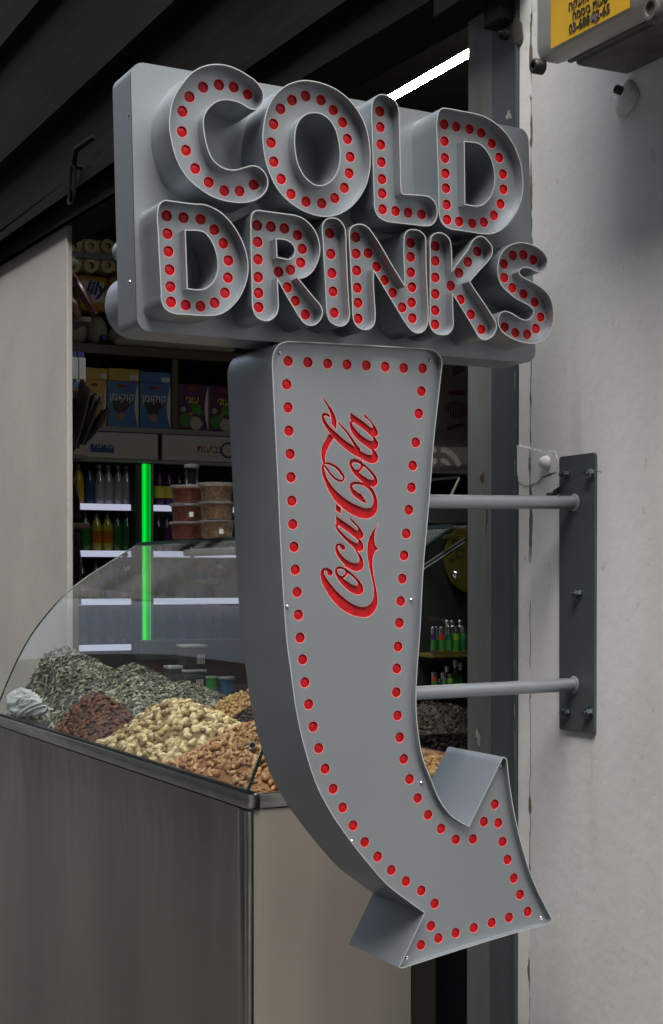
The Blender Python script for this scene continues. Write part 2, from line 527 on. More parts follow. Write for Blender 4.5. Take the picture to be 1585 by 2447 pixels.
L_N = [(340,95),(400,105),(470,150),(530,220),(600,320),(700,480),(850,740),(960,920),('c',1053,1075),(1050,900),(1040,700),(1038,400),(1045,300),(1075,230),(1120,190),(1200,182),(1280,195),(1340,235),(1390,300),(1400,400),(1405,700),(1415,1000),(1430,1300),(1438,1600),(1430,1700),(1390,1790),(1330,1845),(1260,1855),(1180,1820),(1110,1750),(1060,1680),(900,1420),(750,1170),(640,990),('c',562,860),(562,1000),(575,1300),(590,1550),(585,1660),(545,1750),(480,1795),(400,1800),(320,1765),(255,1700),(225,1610),(215,1450),(200,1100),(180,700),(165,400),(160,260),(175,190),(215,130),(270,103)]
D_N = [(269,311),(279,575),(288,845),(299,1123),(309,1363),(311,1617),(471,568),(605,785),(735,999),(862,1203),(1014,1436),(1150,401),(1152,628),(1155,876),(1175,1113),(1168,1360),(1179,1610)]
L_K = [(190,70),(240,80),(290,115),(325,170),(335,230),(342,350),('c',343,508),(430,385),(520,265),(600,140),(650,112),(700,118),(750,160),(795,215),(812,280),(800,340),(770,390),(680,490),('c',548,640),(600,720),(700,865),(800,1020),(850,1110),(858,1170),(840,1230),(800,1280),(740,1312),(690,1310),(640,1270),(600,1200),(500,1030),(420,900),('c',352,792),(352,900),(358,1050),(355,1160),(335,1210),(290,1250),(230,1258),(170,1245),(115,1210),(88,1160),(85,1000),(85,600),(85,300),(88,160),(110,105),(145,78)]
D_K = [(148,229),(149,401),(149,592),(149,781),(148,970),(147,1132),(326,687),(420,538),(523,413),(631,290),(439,846),(557,1017),(678,1188)]
L_S = [(1150,185),(1230,200),(1310,230),(1380,280),(1430,340),(1448,400),(1440,450),(1410,505),(1365,535),(1310,525),(1260,500),(1215,480),(1170,480),(1130,500),(1118,530),(1135,565),(1190,600),(1290,650),(1380,710),(1450,780),(1495,870),(1515,980),(1515,1080),(1490,1180),(1440,1270),(1370,1330),(1290,1355),(1200,1350),(1100,1325),(1000,1280),(920,1220),(880,1160),(868,1100),(875,1040),(905,990),(950,975),(1010,990),(1080,1030),(1150,1070),(1200,1078),(1250,1055),(1275,1010),(1270,960),(1230,920),(1160,880),(1060,825),(970,750),(900,670),(872,590),(862,500),(870,420),(890,340),(940,265),(1000,220),(1070,192)]
D_S = [(1278,388),(1162,330),(1040,338),(938,437),(942,594),(1036,711),(1162,782),(1293,876),(1361,1047),(1308,1181),(1205,1246),(1070,1227),(945,1162)]
LETTERS = [('C', L_C, None, D_C, (350,140), 5.14), ('O', L_O, H_O, D_O, (600,170), 5.14), ('L', L_L, None, D_L, (860,210), 7.0),
           ('D', L_D, H_D, D_D, (1000,240), 5.507), ('D', L_D2, H_D2, D_D2, (330,460), 5.507), ('R', L_R, H_R, D_R, (580,480), 5.931),
           ('I', L_I, None, D_I, (580,480), 5.931), ('N', L_N, None, D_N, (810,520), 6.704), ('K', L_K, None, D_K, (1010,540), 4.819),
           ('S', L_S, None, D_S, (1010,540), 4.819)]
letters = []
YF = Y_LET + 0.022
for ch, lo, ho, dots, off, sc in LETTERS:
    outer = plane_loop(lo, off, sc, Y_LET, 4*sc)
    holes = [plane_loop(ho, off, sc, Y_LET, 4*sc)] if ho else []
    dd = []
    for x, y in dots:
        P = on(off[0]+x/sc, off[1]+y/sc, 1, YF)
        dd.append((P.x, P.z)); LENS.append((P.x, P.z, YF, 1/P.length))
    o = can('letter', outer, holes, Y_LET, Y_BOX, YF, dd, sign)
    letters.append(o)

TAPE = mat('white_tape', (0.72, 0.73, 0.73), 0.5)
l = [on(350+x/5.14, 140+y/5.14, 1, YF-0.0006) for x, y in ((1392,1500),(1412,1528),(1436,1540),(1430,1602),(1396,1606),(1343,1628),(1384,1588),(1398,1550))]
place(MB().add(l, [tuple(range(8))]).build('tape_scrap', TAPE, letters[0]))

# backing box: rounded rectangle through its four traced corners
def rounded_quad(cs, rs, n=7):
    out = []
    m = len(cs)
    for i in range(m):
        p = Vector(cs[i]); a = (Vector(cs[i-1])-p).normalized(); b = (Vector(cs[(i+1) % m])-p).normalized()
        r = rs[i] if isinstance(rs, (list, tuple)) else rs
        if r <= 0: out.append(p); continue
        ang = a.angle(b); t = r/tan(ang/2)
        c = p + (a+b).normalized()*(r/sin(ang/2))
        s = p+a*t-c; e = p+b*t-c
        for k in range(n+1):
            v = s.lerp(e, k/n)
            # spherical-ish interpolation
            th = s.angle(e); u = k/n
            v = (s*sin((1-u)*th) + e*sin(u*th))/sin(th)
            out.append(c+v)
    return out
bc = [on(312,144,1,Y_BOX), on(1263,309,1,Y_BOX), on(1281,868,1,Y_BOX), on(328,790,1,Y_BOX)]
bl = clean(rounded_quad([(p.x, p.z) for p in bc], 0.022))
if area(bl) < 0: bl.reverse()
mb = MB()
lipy = Y_BOX + 0.0035
inn = offset(bl, 0.0016)
wallloop(mb, bl, lipy, Y_BOX2)
# face sheet folded over a thin seam
facing(mb, fill([bl]), Y_BOX, 0)
wallloop(mb, bl, Y_BOX, Y_BOX+0.0016)
wallloop(mb, inn, Y_BOX+0.0016, lipy, 1)
facing(mb, fill([inn]), lipy+0.0002, 1)
V, T = fill([bl]); mb.add([(x, Y_BOX2, z) for x, z in V], [f for f in T], 0)
SEAM = mat('dark_seam', (0.03, 0.03, 0.03), 0.7)
box = place(mb.build('backing_box', [SILVER, SEAM], sign, smooth=32))
# small screws on the side and underside of the box
sm = MB()
def screw_at(p, ax, r=0.0045, mb=None):
    (mb or sm).lathe([(r, 0), (r, 0.0008), (r*0.8, 0.0018), (r*0.4, 0.0024), (0.0003, 0.0026)], p, ax, 12)
for px_, py_ in ((301,281),(313,672)):
    p = on(px_, py_, 0, bc[0].x+0.002)
    q = place(MB().lathe([(0.0045,0),(0.0045,0.001),(0.0035,0.0022),(0.0004,0.003)], (bc[0].x+0.004, Y_BOX+0.016, p.z), (-1,0,0), 12).build('screw', STEEL_SCREW, sign, smooth=40))

# arrow body
ARR = [('c',650,872),(652.5,846),(665,823),('c',688,814.5),(860,823),('c',1027,833),(1046,842),(1057,860),('c',1056,885),(1049,950),(1039,1040),(1027.7,1186),(1012.4,1364),(1003.7,1526),(998,1600),(995.6,1656),(996,1700),(1001,1754),(1012,1813),(1030,1859),(1051,1909),(1076,1945),('c',1121,1974),(1160,1893),('c',1200,1812),(1205,1809),(1211,1813),('c',1213,1822),(1216,1850),(1225.6,1918),(1248,2018),(1275.5,2104),('c',1318,2190),(1320,2200),('c',1313,2208),(1200,2240),(1080,2277),('c',962,2315),('c',953,2312),(985,2245),('c',1014.5,2182),(970,2150),(930.5,2120),(885,2070),(835,2007),(794,1948),(758,1880),(731,1800),(708,1700),(694,1600),(687,1549.5),(678,1440),(670.7,1313),(663.5,1150),(656,1000)]
arr = plane_loop(ARR, (0,0), 1.0, Y_ARR, 12)
ad = [(670,839),(716,842),(762,845),(807,847),(852,849),(896,852),(939,855),(983,856),(667,893),(670,947),(672,1001),(675,1055),(677,1109),(679,1164),(681,1218),(684,1271),(687,1324),(691,1376),(694,1429),(698,1482),(704,1533),(709,1586),(718,1637)]
ad += [(980,909),(974,961),(967,1028),(960,1082),(957,1133),(951,1185),(945,1240),(940,1291),(936,1345),(932,1397),(929,1448),(926,1503),(923,1554),(922,1609)]
ad = [(x*1.02788, y*1.02815) for x, y in ad]
a2 = [(239,81),(269,194),(303,303),(345,408),(395,507),(450,601),(511,688),(579,765),(651,836),(728,895),(809,944),(879,1012),(860,1130),(807,1230),(899,1194),(990,1167),(1085,1140),(1180,1113),(1271,1085),(1369,1055),(1329,965),(1296,879),(1263,781),(1237,686),(1214,588),(1196,489),(1139,581),(1081,672),(990,674),(913,618),(845,545),(790,457),(747,357),(717,251),(695,137),(684,22)]
ad += [(640+x/2.2029, 1700+y/2.2029) for x, y in a2]
YAF = Y_ARR + 0.013
dd = []
for x, y in ad:
    P = on(x, y, 1, YAF); dd.append((P.x, P.z)); LENS.append((P.x, P.z, YAF, 1/P.length+1))

# script lettering, traced in photo pixels: union of outlines, then contour lines of the distance field
A0, B0, SL = (740,930), (740,1200), 7.675
POS = [
 (A0, [('c',250,1362),(222,1440),(230,1530),(250,1610),(300,1740),(370,1890),(470,2040),(590,2160),(720,2260),(850,2330),(960,2365),(1060,2370),(1150,2340),(1220,2270),(1250,2150),(1240,2020),(1200,1900),(1130,1800),(1040,1740),(940,1703),(850,1695),(780,1705),(740,1755),(738,1810),(760,1880),(820,1960),(900,2020),(970,2065),('c',1052,2092),(1010,2020),('c',955,1922),(880,1890),(820,1840),(790,1790),(800,1758),(850,1745),(930,1752),(1020,1790),(1100,1850),(1150,1930),(1170,2020),(1165,2110),(1130,2165),(1060,2185),(980,2170),(880,2130),(740,2060),(600,1960),(480,1850),(390,1740),(320,1620),(280,1500),('c',262,1400)]),
 (A0, [('c',252,1372),(240,1330),(220,1230),(218,1130),(240,1040),(290,940),('c',365,803),('c',446,893),(400,970),(340,1080),(300,1170),(285,1250),('c',290,1350)]),
 (A0, [('c',222,152),(300,220),(370,310),(430,400),(470,490),(495,590),(495,680),('c',491,737),('c',406,645),(402,560),(388,470),(358,380),(310,280),(255,205)]),
 (A0, [('c',378,476),(330,442),(275,430),(235,450),(222,500),(235,570),(275,660),(340,760),(420,860),(520,970),(630,1070),(750,1160),(860,1225),(945,1268),(1000,1302),(1090,1345),(1180,1360),(1240,1325),(1262,1250),(1240,1180),(1200,1125),('c',1150,1080),(1135,1110),(1158,1165),(1140,1200),(1080,1200),(1000,1165),(925,1120),(890,1085),(855,1065),(720,980),(600,890),(500,800),(430,740),(360,670),(300,580),(270,490),(300,482),(340,500),('c',375,520)]),
 (A0, [('c',750,425),(850,495),(950,565),(1050,640),(1110,692),(1140,708),(1160,690),(1145,645),(1080,565),(1000,495),('c',1000,455),(1080,530),(1170,630),(1235,735),(1262,810),(1240,855),('c',1190,866),(1235,930),(1262,1010),(1240,1080),(1180,1103),(1130,1110),('c',1125,1105),(1060,1060),(980,1000),(890,930),(810,840),(755,740),(735,660),(738,600),('c',768,570),('c',746,545)]),
 (A0, [(790,1280),(850,1280),(920,1305),(990,1365),(1080,1440),(1170,1530),(1230,1620),(1250,1700),(1235,1760),(1180,1790),(1110,1780),(1010,1730),(900,1640),(800,1530),(750,1440),(728,1370),(742,1310)]),
 (A0, [('c',484,2107),('c',580,2175),('c',576,2288),('c',481,2222)]),
 (B0, [(290,1205),(230,1230),(205,1300),(210,1400),(240,1500),(300,1610),(380,1740),(480,1860),(590,1960),(720,2040),(850,2090),(980,2110),(1080,2100),(1170,2030),(1230,1930),(1248,1800),(1235,1660),(1205,1500),(1175,1350),(1160,1220),(1155,1100),(1165,1000),(1195,920),('c',1262,853),(1220,810),(1195,740),(1190,650),(1205,540),(1230,460),('c',1270,390),(1200,480),(1130,590),(1085,700),(1065,820),(1065,940),(1080,1070),(1105,1220),(1140,1380),(1170,1530),(1180,1680),(1160,1790),(1110,1870),(1050,1910),(980,1925),(880,1905),(750,1840),(620,1740),(500,1630),(390,1500),(310,1390),(268,1300),(275,1260),(310,1255),(325,1300),(355,1345),(395,1350),(425,1320),(410,1260),(360,1215)]),
 (B0, [(530,1183),(600,1188),(670,1225),(750,1280),(850,1370),(930,1460),(980,1550),(992,1630),(960,1680),(890,1695),(790,1665),(680,1590),(570,1480),(500,1370),(470,1280),(480,1215)]),
 (B0, [(540,755),(495,770),(472,830),(480,910),(515,990),(575,1070),(635,1140),(690,1195),(760,1235),(830,1262),(900,1265),(960,1235),(992,1165),(985,1080),(955,1000),(905,930),('c',862,880),('c',845,892),(890,975),(912,1045),(905,1100),(860,1120),(780,1105),(690,1060),(610,990),(550,910),(518,830),(525,800),(550,800),(570,840),(600,875),(640,880),(660,850),(645,800),(600,765)]),
 (B0, [('c',486,246),(570,310),(680,385),(780,455),(850,505),(880,518),(888,490),(850,430),(790,370),(740,315),('c',740,275),(820,350),(900,440),(965,530),(992,600),(980,650),(940,670),('c',915,673),(965,735),(992,810),(985,870),(940,898),(900,900),('c',852,888),(800,820),(720,750),(620,650),(540,560),(490,480),(475,420),('c',492,387)]),
]
NEG = [
 (A0, [(800,608),(870,650),(960,710),(1050,780),(1120,850),(1168,905),(1165,940),(1110,940),(1040,905),(950,840),(870,760),(810,680),(783,628)]),
 (A0, [(790,1352),(850,1347),(900,1358),(938,1385),(925,1440),(890,1475),(850,1475),(810,1430),(783,1380)]),
 (A0, [('c',990,1413),(1060,1470),(1130,1550),(1175,1620),(1172,1655),(1110,1658),(1020,1610),('c',908,1525),(950,1490)]),
 (B0, [(515,1238),(570,1223),(625,1240),(660,1270),(645,1320),(605,1357),(565,1347),(525,1300)]),
 (B0, [('c',705,1303),(780,1360),(850,1430),(885,1490),(872,1527),(810,1522),(720,1470),('c',623,1400),(665,1365)]),
 (B0, [(530,428),(600,470),(700,540),(800,620),(870,680),(900,720),(880,750),(820,732),(730,675),(640,600),(570,520),(523,450)]),
]
STR = [
 (A0, [(255,1370,30),(330,1360,44),(410,1383,48),(500,1438,50),(580,1530,50),(628,1620,42),(605,1680,40),(560,1680,40),(470,1637,40),(380,1542,38),(310,1442,36),(265,1385,30)], True),
 (A0, [(519,600,8),(545,632,32),(620,707,36),(700,802,40),(780,922,44),(850,1032,52),(905,1105,60)], False),
 (A0, [(953,1260,30),(953,1345,26)], False),
 (B0, [(672,1180,30),(678,1245,30)], False),
]
def logo_loops():
    h = 0.55
    x0, y0, x1, y1 = 758.0, 942.0, 912.0, 1482.0
    xs = np.arange(x0, x1, h); ys = np.arange(y0, y1, h)
    f = np.full((len(ys), len(xs)), 6.0)
    def region(b):
        i0 = max(0, int((b[0]-5-x0)/h)); i1 = min(len(xs), int((b[2]+5-x0)/h)+1)
        j0 = max(0, int((b[1]-5-y0)/h)); j1 = min(len(ys), int((b[3]+5-y0)/h)+1)
        return i0, i1, j0, j1
    def polysdf(l):
        a = np.array([(p.x, p.y) for p in l]); b = np.roll(a, -1, 0)
        i0, i1, j0, j1 = region((a[:,0].min(), a[:,1].min(), a[:,0].max(), a[:,1].max()))
        X, Y = np.meshgrid(xs[i0:i1], ys[j0:j1])
        d = np.full(X.shape, 1e9); ins = np.zeros(X.shape, bool)
        for (ax, ay), (bx, by) in zip(a, b):
            ex, ey = bx-ax, by-ay
            L = ex*ex+ey*ey
            if L < 1e-12: continue
            t = np.clip(((X-ax)*ex+(Y-ay)*ey)/L, 0, 1)
            d = np.minimum(d, (X-ax-t*ex)**2+(Y-ay-t*ey)**2)
            c = (ay > Y) != (by > Y)
            if ey != 0: ins ^= c & (X < ax+(Y-ay)*ex/ey)
        d = np.sqrt(d)
        return (slice(j0, j1), slice(i0, i1)), np.where(ins, -d, d)
    def conv(o, pts):
        return catmull([('c', o[0]+p[1]/SL, o[1]+p[2]/SL) if p[0] == 'c' else (o[0]+p[0]/SL, o[1]+p[1]/SL) for p in pts], True, 2.2)
    for o, pts in POS:
        s, d = polysdf(conv(o, pts)); f[s] = np.minimum(f[s], d)
    for o, pts, cl in STR:
        xy = catmull([(o[0]+p[0]/SL, o[1]+p[1]/SL) for p in pts], cl, 3.0)
        ctr = [Vector((o[0]+p[0]/SL, o[1]+p[1]/SL)) for p in pts]; wd = [p[2]/SL/2 for p in pts]
        for p in xy:
            ds = sorted((((p-c).length, w) for c, w in zip(ctr, wd)))[:2]
            r = (ds[0][1]*ds[1][0]+ds[1][1]*ds[0][0])/(ds[0][0]+ds[1][0]+1e-9)
            i0, i1, j0, j1 = region((p.x-r, p.y-r, p.x+r, p.y+r))
            X, Y = np.meshgrid(xs[i0:i1], ys[j0:j1])
            f[j0:j1, i0:i1] = np.minimum(f[j0:j1, i0:i1], np.hypot(X-p.x, Y-p.y)-r)
    for o, pts in NEG:
        s, d = polysdf(conv(o, pts)); f[s] = np.maximum(f[s], -d)
    def contour(iso):
        g = f-iso; g = np.where(np.abs(g) < 1e-6, 1e-6, g)
        sg = g < 0
        cell = sg[:-1,:-1].astype(int)+sg[:-1,1:]+sg[1:,:-1]+sg[1:,1:]
        nxt = {}
        def pt(e):
            k, j, i = e
            if k == 0: t = g[j,i]/(g[j,i]-g[j,i+1]); return (x0+(i+t)*h, y0+j*h)
            t = g[j,i]/(g[j,i]-g[j+1,i]); return (x0+i*h, y0+(j+t)*h)
        for j, i in zip(*np.where((cell > 0) & (cell < 4))):
            es = []
            if sg[j,i] != sg[j,i+1]: es.append((0,j,i))
            if sg[j,i+1] != sg[j+1,i+1]: es.append((1,j,i+1))
            if sg[j+1,i] != sg[j+1,i+1]: es.append((0,j+1,i))
            if sg[j,i] != sg[j+1,i]: es.append((1,j,i))
            prs = [(es[0], es[1])] if len(es) == 2 else [(es[0], es[1]), (es[2], es[3])]
            for a, b in prs:
                nxt.setdefault(a, []).append(b); nxt.setdefault(b, []).append(a)
        seen = set(); loops = []
        for st in list(nxt):
            if st in seen: continue
            l = [st]; seen.add(st); cur = st
            while True:
                c = [q for q in nxt[cur] if q not in seen]
                if not c: break
                cur = c[0]; seen.add(cur); l.append(cur)
            if len(l) > 10: loops.append([pt(e) for e in l])
        out = []
        for l in loops:
            a = np.array(l)
            a = (np.roll(a,1,0)+2*a+np.roll(a,-1,0))/4
            a = a[::2] if len(a) > 30 else a
            out.append(a)
        return out
    return contour(0.0), contour(1.5)
def to_plane(loops):
    r = []
    for a in loops:
        l = []
        for x, y in a:
            P = on(x, y, 1, YAF); l.append(Vector((P.x, P.z)))
        l = clean(l, 1e-4)
        if len(l) > 5: r.append(l)
    return r
lg0, lg1 = logo_loops()
lg0, lg1 = to_plane(lg0), to_plane(lg1)
arrow = can('arrow_body', arr, [], Y_ARR, Y_ARR2, YAF, dd, sign, closed_back=True, extra=lg1)
mb = MB()
facing(mb, fill(lg0), YAF+0.0040, 0)
for l in lg0: wallloop(mb, l, YAF+0.0004, YAF+0.0041, 0)
facing(mb, fill(lg1+lg0), YAF+0.0004, 1)
script = place(mb.build('script_lettering', [RED, PINK], sign))

# screws of the arrow face
for x, y in ((669,843),(1028,861),(687,1450),(983,1434),(640+810/2.2029,1700+378/2.2029),(640+444/2.2029,1700+685/2.2029),
             (640+1226/2.2029,1700+288/2.2029),(640+1440/2.2029,1700+1087/2.2029),(640+733/2.2029,1700+1297/2.2029)):
    p = on(x, y, 1, YAF)
    place(MB().lathe([(0.0038,0),(0.0038,0.0008),(0.003,0.0022),(0.0015,0.0030),(0.0003,0.0032)], p, (0,-1,0), 14).build('screw', STEEL_SCREW, sign, smooth=40))

# red lenses: the 100 largest one by one, the others in one piece
LENS.sort(key=lambda l: -l[3])
for i, (x, z, y, s) in enumerate(LENS[:100]):
    m_ = MB(); lens_mesh(m_, (x, z), y)
    place(m_.build('red_lens', [RED, PINK], sign, smooth=40))
m_ = MB()
for x, z, y, s in LENS[100:]: lens_mesh(m_, (x, z), y)
tag(place(m_.build('red_lens', [RED, PINK], sign, smooth=40)), 'red lenses of the letters', kind='stuff')

# the same letters on the back of the box, turned round
xc = (bc[0].x+bc[1].x+bc[2].x+bc[3].x)/4
Mb = Matrix.Translation((xc, (Y_BOX+Y_BOX2)/2, 0)) @ Matrix.Rotation(pi, 4, 'Z') @ Matrix.Translation((-xc, -(Y_BOX+Y_BOX2)/2, 0))
bpy.context.view_layer.update()
for o in letters:
    c = o.copy(); COL.objects.link(c); c.matrix_world = Mb @ o.matrix_world
    for ch in o.children:
        d = ch.copy(); COL.objects.link(d); d.parent = c
m2 = MB()
for x, z, y, s in LENS:
    if abs(y-YF) < 1e-6:
        lens_mesh(m2, (x, z), y)
ob = m2.build('red_lens', [RED, PINK], sign, smooth=40)
ob.matrix_world = Mb
tag(ob, 'red lenses of the rear letters', kind='stuff')

# bars and wall plate
for name, (lx, ly), (rx, ry) in (('bar', (1030,1199), (1385,1200)), ('bar', (996,1657), (1383,1637))):
    a = on(lx, ly, 1, 2.42); b = on(rx, ry, 0, XW-0.006)
    b = Vector((XW-0.007, 2.42, b.z)); a.x -= 0.015
    place(MB().tube([a, b], 0.0125, 28).build('support_bar', SILVER, sign, smooth=40))
    place(MB().tube([b+Vector((-0.004,0,0)), b], [0.0128, 0.0165], 28).build('weld', SILVER, sign, smooth=60))
pc = [on(x, y, 0, XW-0.006) for x, y in ((1337,1092),(1422,1081),(1420,1755),(1337,1743))]
pl = clean(rounded_quad([(p.y, p.z) for p in pc], 0.006, 4))
mb = MB(); n = len(pl)
vs = [(XW-0.006, p.x, p.y) for p in pl] + [(XW-0.0005, p.x, p.y) for p in pl]
mb.add(vs, [tuple(range(n)), tuple(range(n, 2*n))[::-1]] + [(i, n+i, n+(i+1) % n, (i+1) % n) for i in range(n)])
place(mb.build('wall_plate', PLATE, sign))
for x, y in ((1346,1134),(1405,1131),(1374,1420),(1347,1704),(1401,1704)):
    p = on(x, y, 0, XW-0.014)
    p = Vector((XW-0.0062, p.y, p.z))
    b = MB().lathe([(0.0125,0),(0.0125,0.0016),(0.0118,0.002)], p, (-1,0,0), 24)
    k = MB()
    b.lathe([(0.0092,0.0021),(0.0092,0.009),(0.0078,0.0102)], p, (-1,0,0), 6)
    b.lathe([(0.0046,0.0103),(0.0046,0.0150),(0.0036,0.0158)], p, (-1,0,0), 14)
    place(b.build('bolt', BOLT, sign, smooth=25))

# ------------------------------------------------------------------ shop front: walls, posts, beam
def wall_material():
    m = mat('cream_wall_paint', (0.80, 0.80, 0.78), 0.58, 0, bump=0.35, bscale=38, dist=0.003)
    t = m.node_tree; b = t.nodes['Principled BSDF']
    tc = nd(t, 'ShaderNodeTexCoord'); sx = nd(t, 'ShaderNodeSeparateXYZ')
    t.links.new(tc.outputs['Object'], sx.inputs[0])
    def noise(scale, stretch=(1,1,1), det=6):
        mp = nd(t, 'ShaderNodeMapping'); mp.inputs['Scale'].default_value = stretch
        t.links.new(tc.outputs['Object'], mp.inputs[0])
        n = nd(t, 'ShaderNodeTexNoise'); n.inputs['Scale'].default_value = scale; n.inputs['Detail'].default_value = det
        t.links.new(mp.outputs[0], n.inputs['Vector']); return n.outputs['Fac']
    def mth(op, a, b_=None, c=None):
        n = nd(t, 'ShaderNodeMath', operation=op)
        for i, x in enumerate((a, b_, c)):
            if x is None: continue
            if isinstance(x, (int, float)): n.inputs[i].default_value = x
            else: t.links.new(x, n.inputs[i])
        return n.outputs[0]
    def ramp(x, a, b_, lo=0.0, hi=1.0):
        n = nd(t, 'ShaderNodeMapRange'); n.interpolation_type = 'SMOOTHSTEP'
        n.inputs[1].default_value = a; n.inputs[2].default_value = b_; n.inputs[3].default_value = lo; n.inputs[4].default_value = hi
        t.links.new(x, n.inputs[0]); return n.outputs[0]
    def mix(f, a, col):
        n = nd(t, 'ShaderNodeMix', data_type='RGBA'); t.links.new(f, n.inputs[0])
        if isinstance(a, tuple): n.inputs[6].default_value = (*a, 1)
        else: t.links.new(a, n.inputs[6])
        n.inputs[7].default_value = (*col, 1); return n.outputs[2]
    base = mix(ramp(noise(2.2, (1,1,.35)), .35, .7), (0.80, 0.80, 0.78), (0.62, 0.61, 0.585))
    base = mix(mth('MULTIPLY', ramp(noise(9, (1,1,.12), 8), .56, .74), 0.35), base, (0.42, 0.39, 0.34))
    yv = sx.outputs['Y']
    strip = ramp(yv, 2.572, 2.580)
    base = mix(mth('MULTIPLY', strip, ramp(noise(14, (1,1,.5)), .40, .62, .7, 1)), base, (0.86, 0.845, 0.80))
    wob = mth('MULTIPLY_ADD', noise(16, (1,1,1), 8), 0.016, -0.008)
    dst = mth('ABSOLUTE', mth('ADD', mth('SUBTRACT', yv, 2.577), wob))
    brk = ramp(noise(7, (1,1,1), 4), .40, .47)
    wid = ramp(noise(11, (1,1,1), 3), .50, .66, 0.0013, 0.0068)
    cr = mth('MULTIPLY', mth('LESS_THAN', dst, wid), brk)
    base = mix(cr, base, (0.16, 0.13, 0.10))
    run = mth('MULTIPLY', ramp(mth('ABSOLUTE', mth('SUBTRACT', yv, 2.368)), .002, .030, 1.0, 0.0), ramp(sx.outputs['Z'], .90, 1.22))
    run = mth('MULTIPLY', run, ramp(sx.outputs['Z'], 1.23, 1.25, 1.0, 0.0))
    base = mix(mth('MULTIPLY', run, ramp(noise(40, (1,1,.08)), .35, .7, .1, .75)), base, (0.40, 0.33, 0.22))
    pits = mth('GREATER_THAN', noise(34, (1,1,.6), 3), 0.72)
    base = mix(mth('MULTIPLY', pits, 0.30), base, (0.40, 0.37, 0.33))
    spots = mth('GREATER_THAN', noise(70, (1,1,1), 2), 0.735)
    base = mix(mth('MULTIPLY', spots, 0.5), base, (0.35, 0.33, 0.30))
    t.links.new(base, b.inputs['Base Color'])
    return m
WALLM = wall_material()
cw = thing('cream_wall', 'cream painted wall with a flaking crack beside the steel posts, carrying the sign bracket', 'wall', loc=(XW, 1, 0))
bpy.context.view_layer.update()
place(MB().box((XW, -6, -0.165), (XW+0.25, 2.622, 5.2), 0.004).build('wall', WALLM, cw))
# rough plaster patch with an old bolt painted over
PATCH = mat('painted_plaster', (0.80, 0.80, 0.78), 0.7, 0, var=0.15, scale=35, bump=1.0, bscale=60, dist=0.006)
pts = [(1236,1062),(1262,1070),(1290,1078),(1328,1079),(1334,1100),(1330,1128),(1300,1136),(1290,1150),(1262,1160),(1244,1156),(1236,1130)]
lp = catmull([('c',)+p for p in pts], True, 4)
rng = random.Random(3)
lp = clean([Vector(((q:=on(p.x+rng.uniform(-2,2), p.y+rng.uniform(-2.5,2.5), 0, XW)).y, q.z)) for p in lp])
V, T = fill([lp])
mb = MB(); n = len(lp)
mb.add([(XW-0.0014, y, z) for y, z in V], T)
mb.add([(XW-0.0014, p.x, p.y) for p in lp] + [(XW+0.001, p.x+rng.uniform(-.001,.001), p.y) for p in lp], [(i,(i+1)%n,n+(i+1)%n,n+i) for i in range(n)])
place(mb.build('plaster_patch', WALLM, cw))
p = on(1310, 1106, 0, XW)
place(MB().lathe([(0.014,0),(0.013,0.006),(0.010,0.008),(0.009,0.013),(0.004,0.016),(0.0005,0.0165)], (XW-0.004, p.y, p.z), (-1,0,.1), 14).build('painted_bolt', WALLM, cw, smooth=60))
CRK = mat('crack_dark', (0.10, 0.08, 0.065), 0.9)
def crack(pts, wd, par=cw):
    mb = MB(); a = []
    P = [on(x, y, 0, XW-0.0006) for x, y in pts]
    rg = random.Random(len(pts)); Q = []
    for i in range(len(P)-1):
        for k in range(4):
            q = P[i].lerp(P[i+1], k/4) + Vector((0, rg.uniform(-.0012,.0012), rg.uniform(-.0012,.0012))); Q.append(q)
    Q.append(P[-1])
    vs = []
    for i, q in enumerate(Q):
        d = (Q[min(i+1,len(Q)-1)]-Q[max(i-1,0)]).normalized(); s = Vector((0, -d.z, d.y))
        h = wd*(0.35+rg.random())*(1 if 0 < i < len(Q)-1 else .1)
        vs += [q+s*h, q-s*h]
    mb.add(vs, [(2*i, 2*i+1, 2*i+3, 2*i+2) for i in range(len(Q)-1)])
    place(mb.build('crack', CRK, par))
crack([(1264,1176),(1270,1165),(1277,1150),(1283,1142),(1300,1138),(1318,1134),(1324,1131)], 0.0008)
crack([(1422,1128),(1430,1127),(1440,1127)], 0.0005)
# cable that comes out beside the plate
place(MB().tube([on(1310,1182,0,XW-.004), on(1325,1181,0,XW-.006), on(1337,1172,0,XW-.007)], 0.0042, 10).build('cable', BLACK, cw, smooth=60))
place(MB().tube([on(1338,1168,0,XW-.007), on(1326,1176,0,XW-.006)], 0.0046, 10).build('cable', BLACK, cw, smooth=60))

POST1 = mat('worn_dark_steel', (0.085, 0.098, 0.105), 0.55, 0.15, var=0.25, scale=6, bump=0.25, bscale=40, stretch=(1,1,.3), rvar=.08)
POST2 = mat('worn_grey_steel', (0.19, 0.20, 0.19), 0.55, 0.1, col2=(0.12,0.12,0.108), scale=9, bump=0.3, bscale=50, stretch=(1,1,.35), rvar=.08)
RUST = mat('rust', (0.10, 0.045, 0.025), 0.9, 0, var=0.5, scale=40)
PAINTC = mat('chipped_paint', (0.50, 0.49, 0.45), 0.8, 0, var=0.5, scale=70)
yA, yB, yC = 2.626, 2.736, 2.835
t1 = thing('steel_post', 'dark slate steel door post against the cream wall', 'post', loc=(XW, 2.68, 0))
t2 = thing('steel_post', 'lighter worn grey steel guide post, the inner one next to the shop opening', 'post', loc=(XW+.02, 2.79, 0))
bpy.context.view_layer.update()
place(MB().box((XW+0.006, yA, -0.165), (XW+0.10, yB-0.003, 3.2), 0.003).build('upright', POST1, t1))
place(MB().box((XW-0.004, yA-0.003, -0.165), (XW+0.03, yA+0.006, 2.7), 0.001).build('edge_flange', POST1, t1))
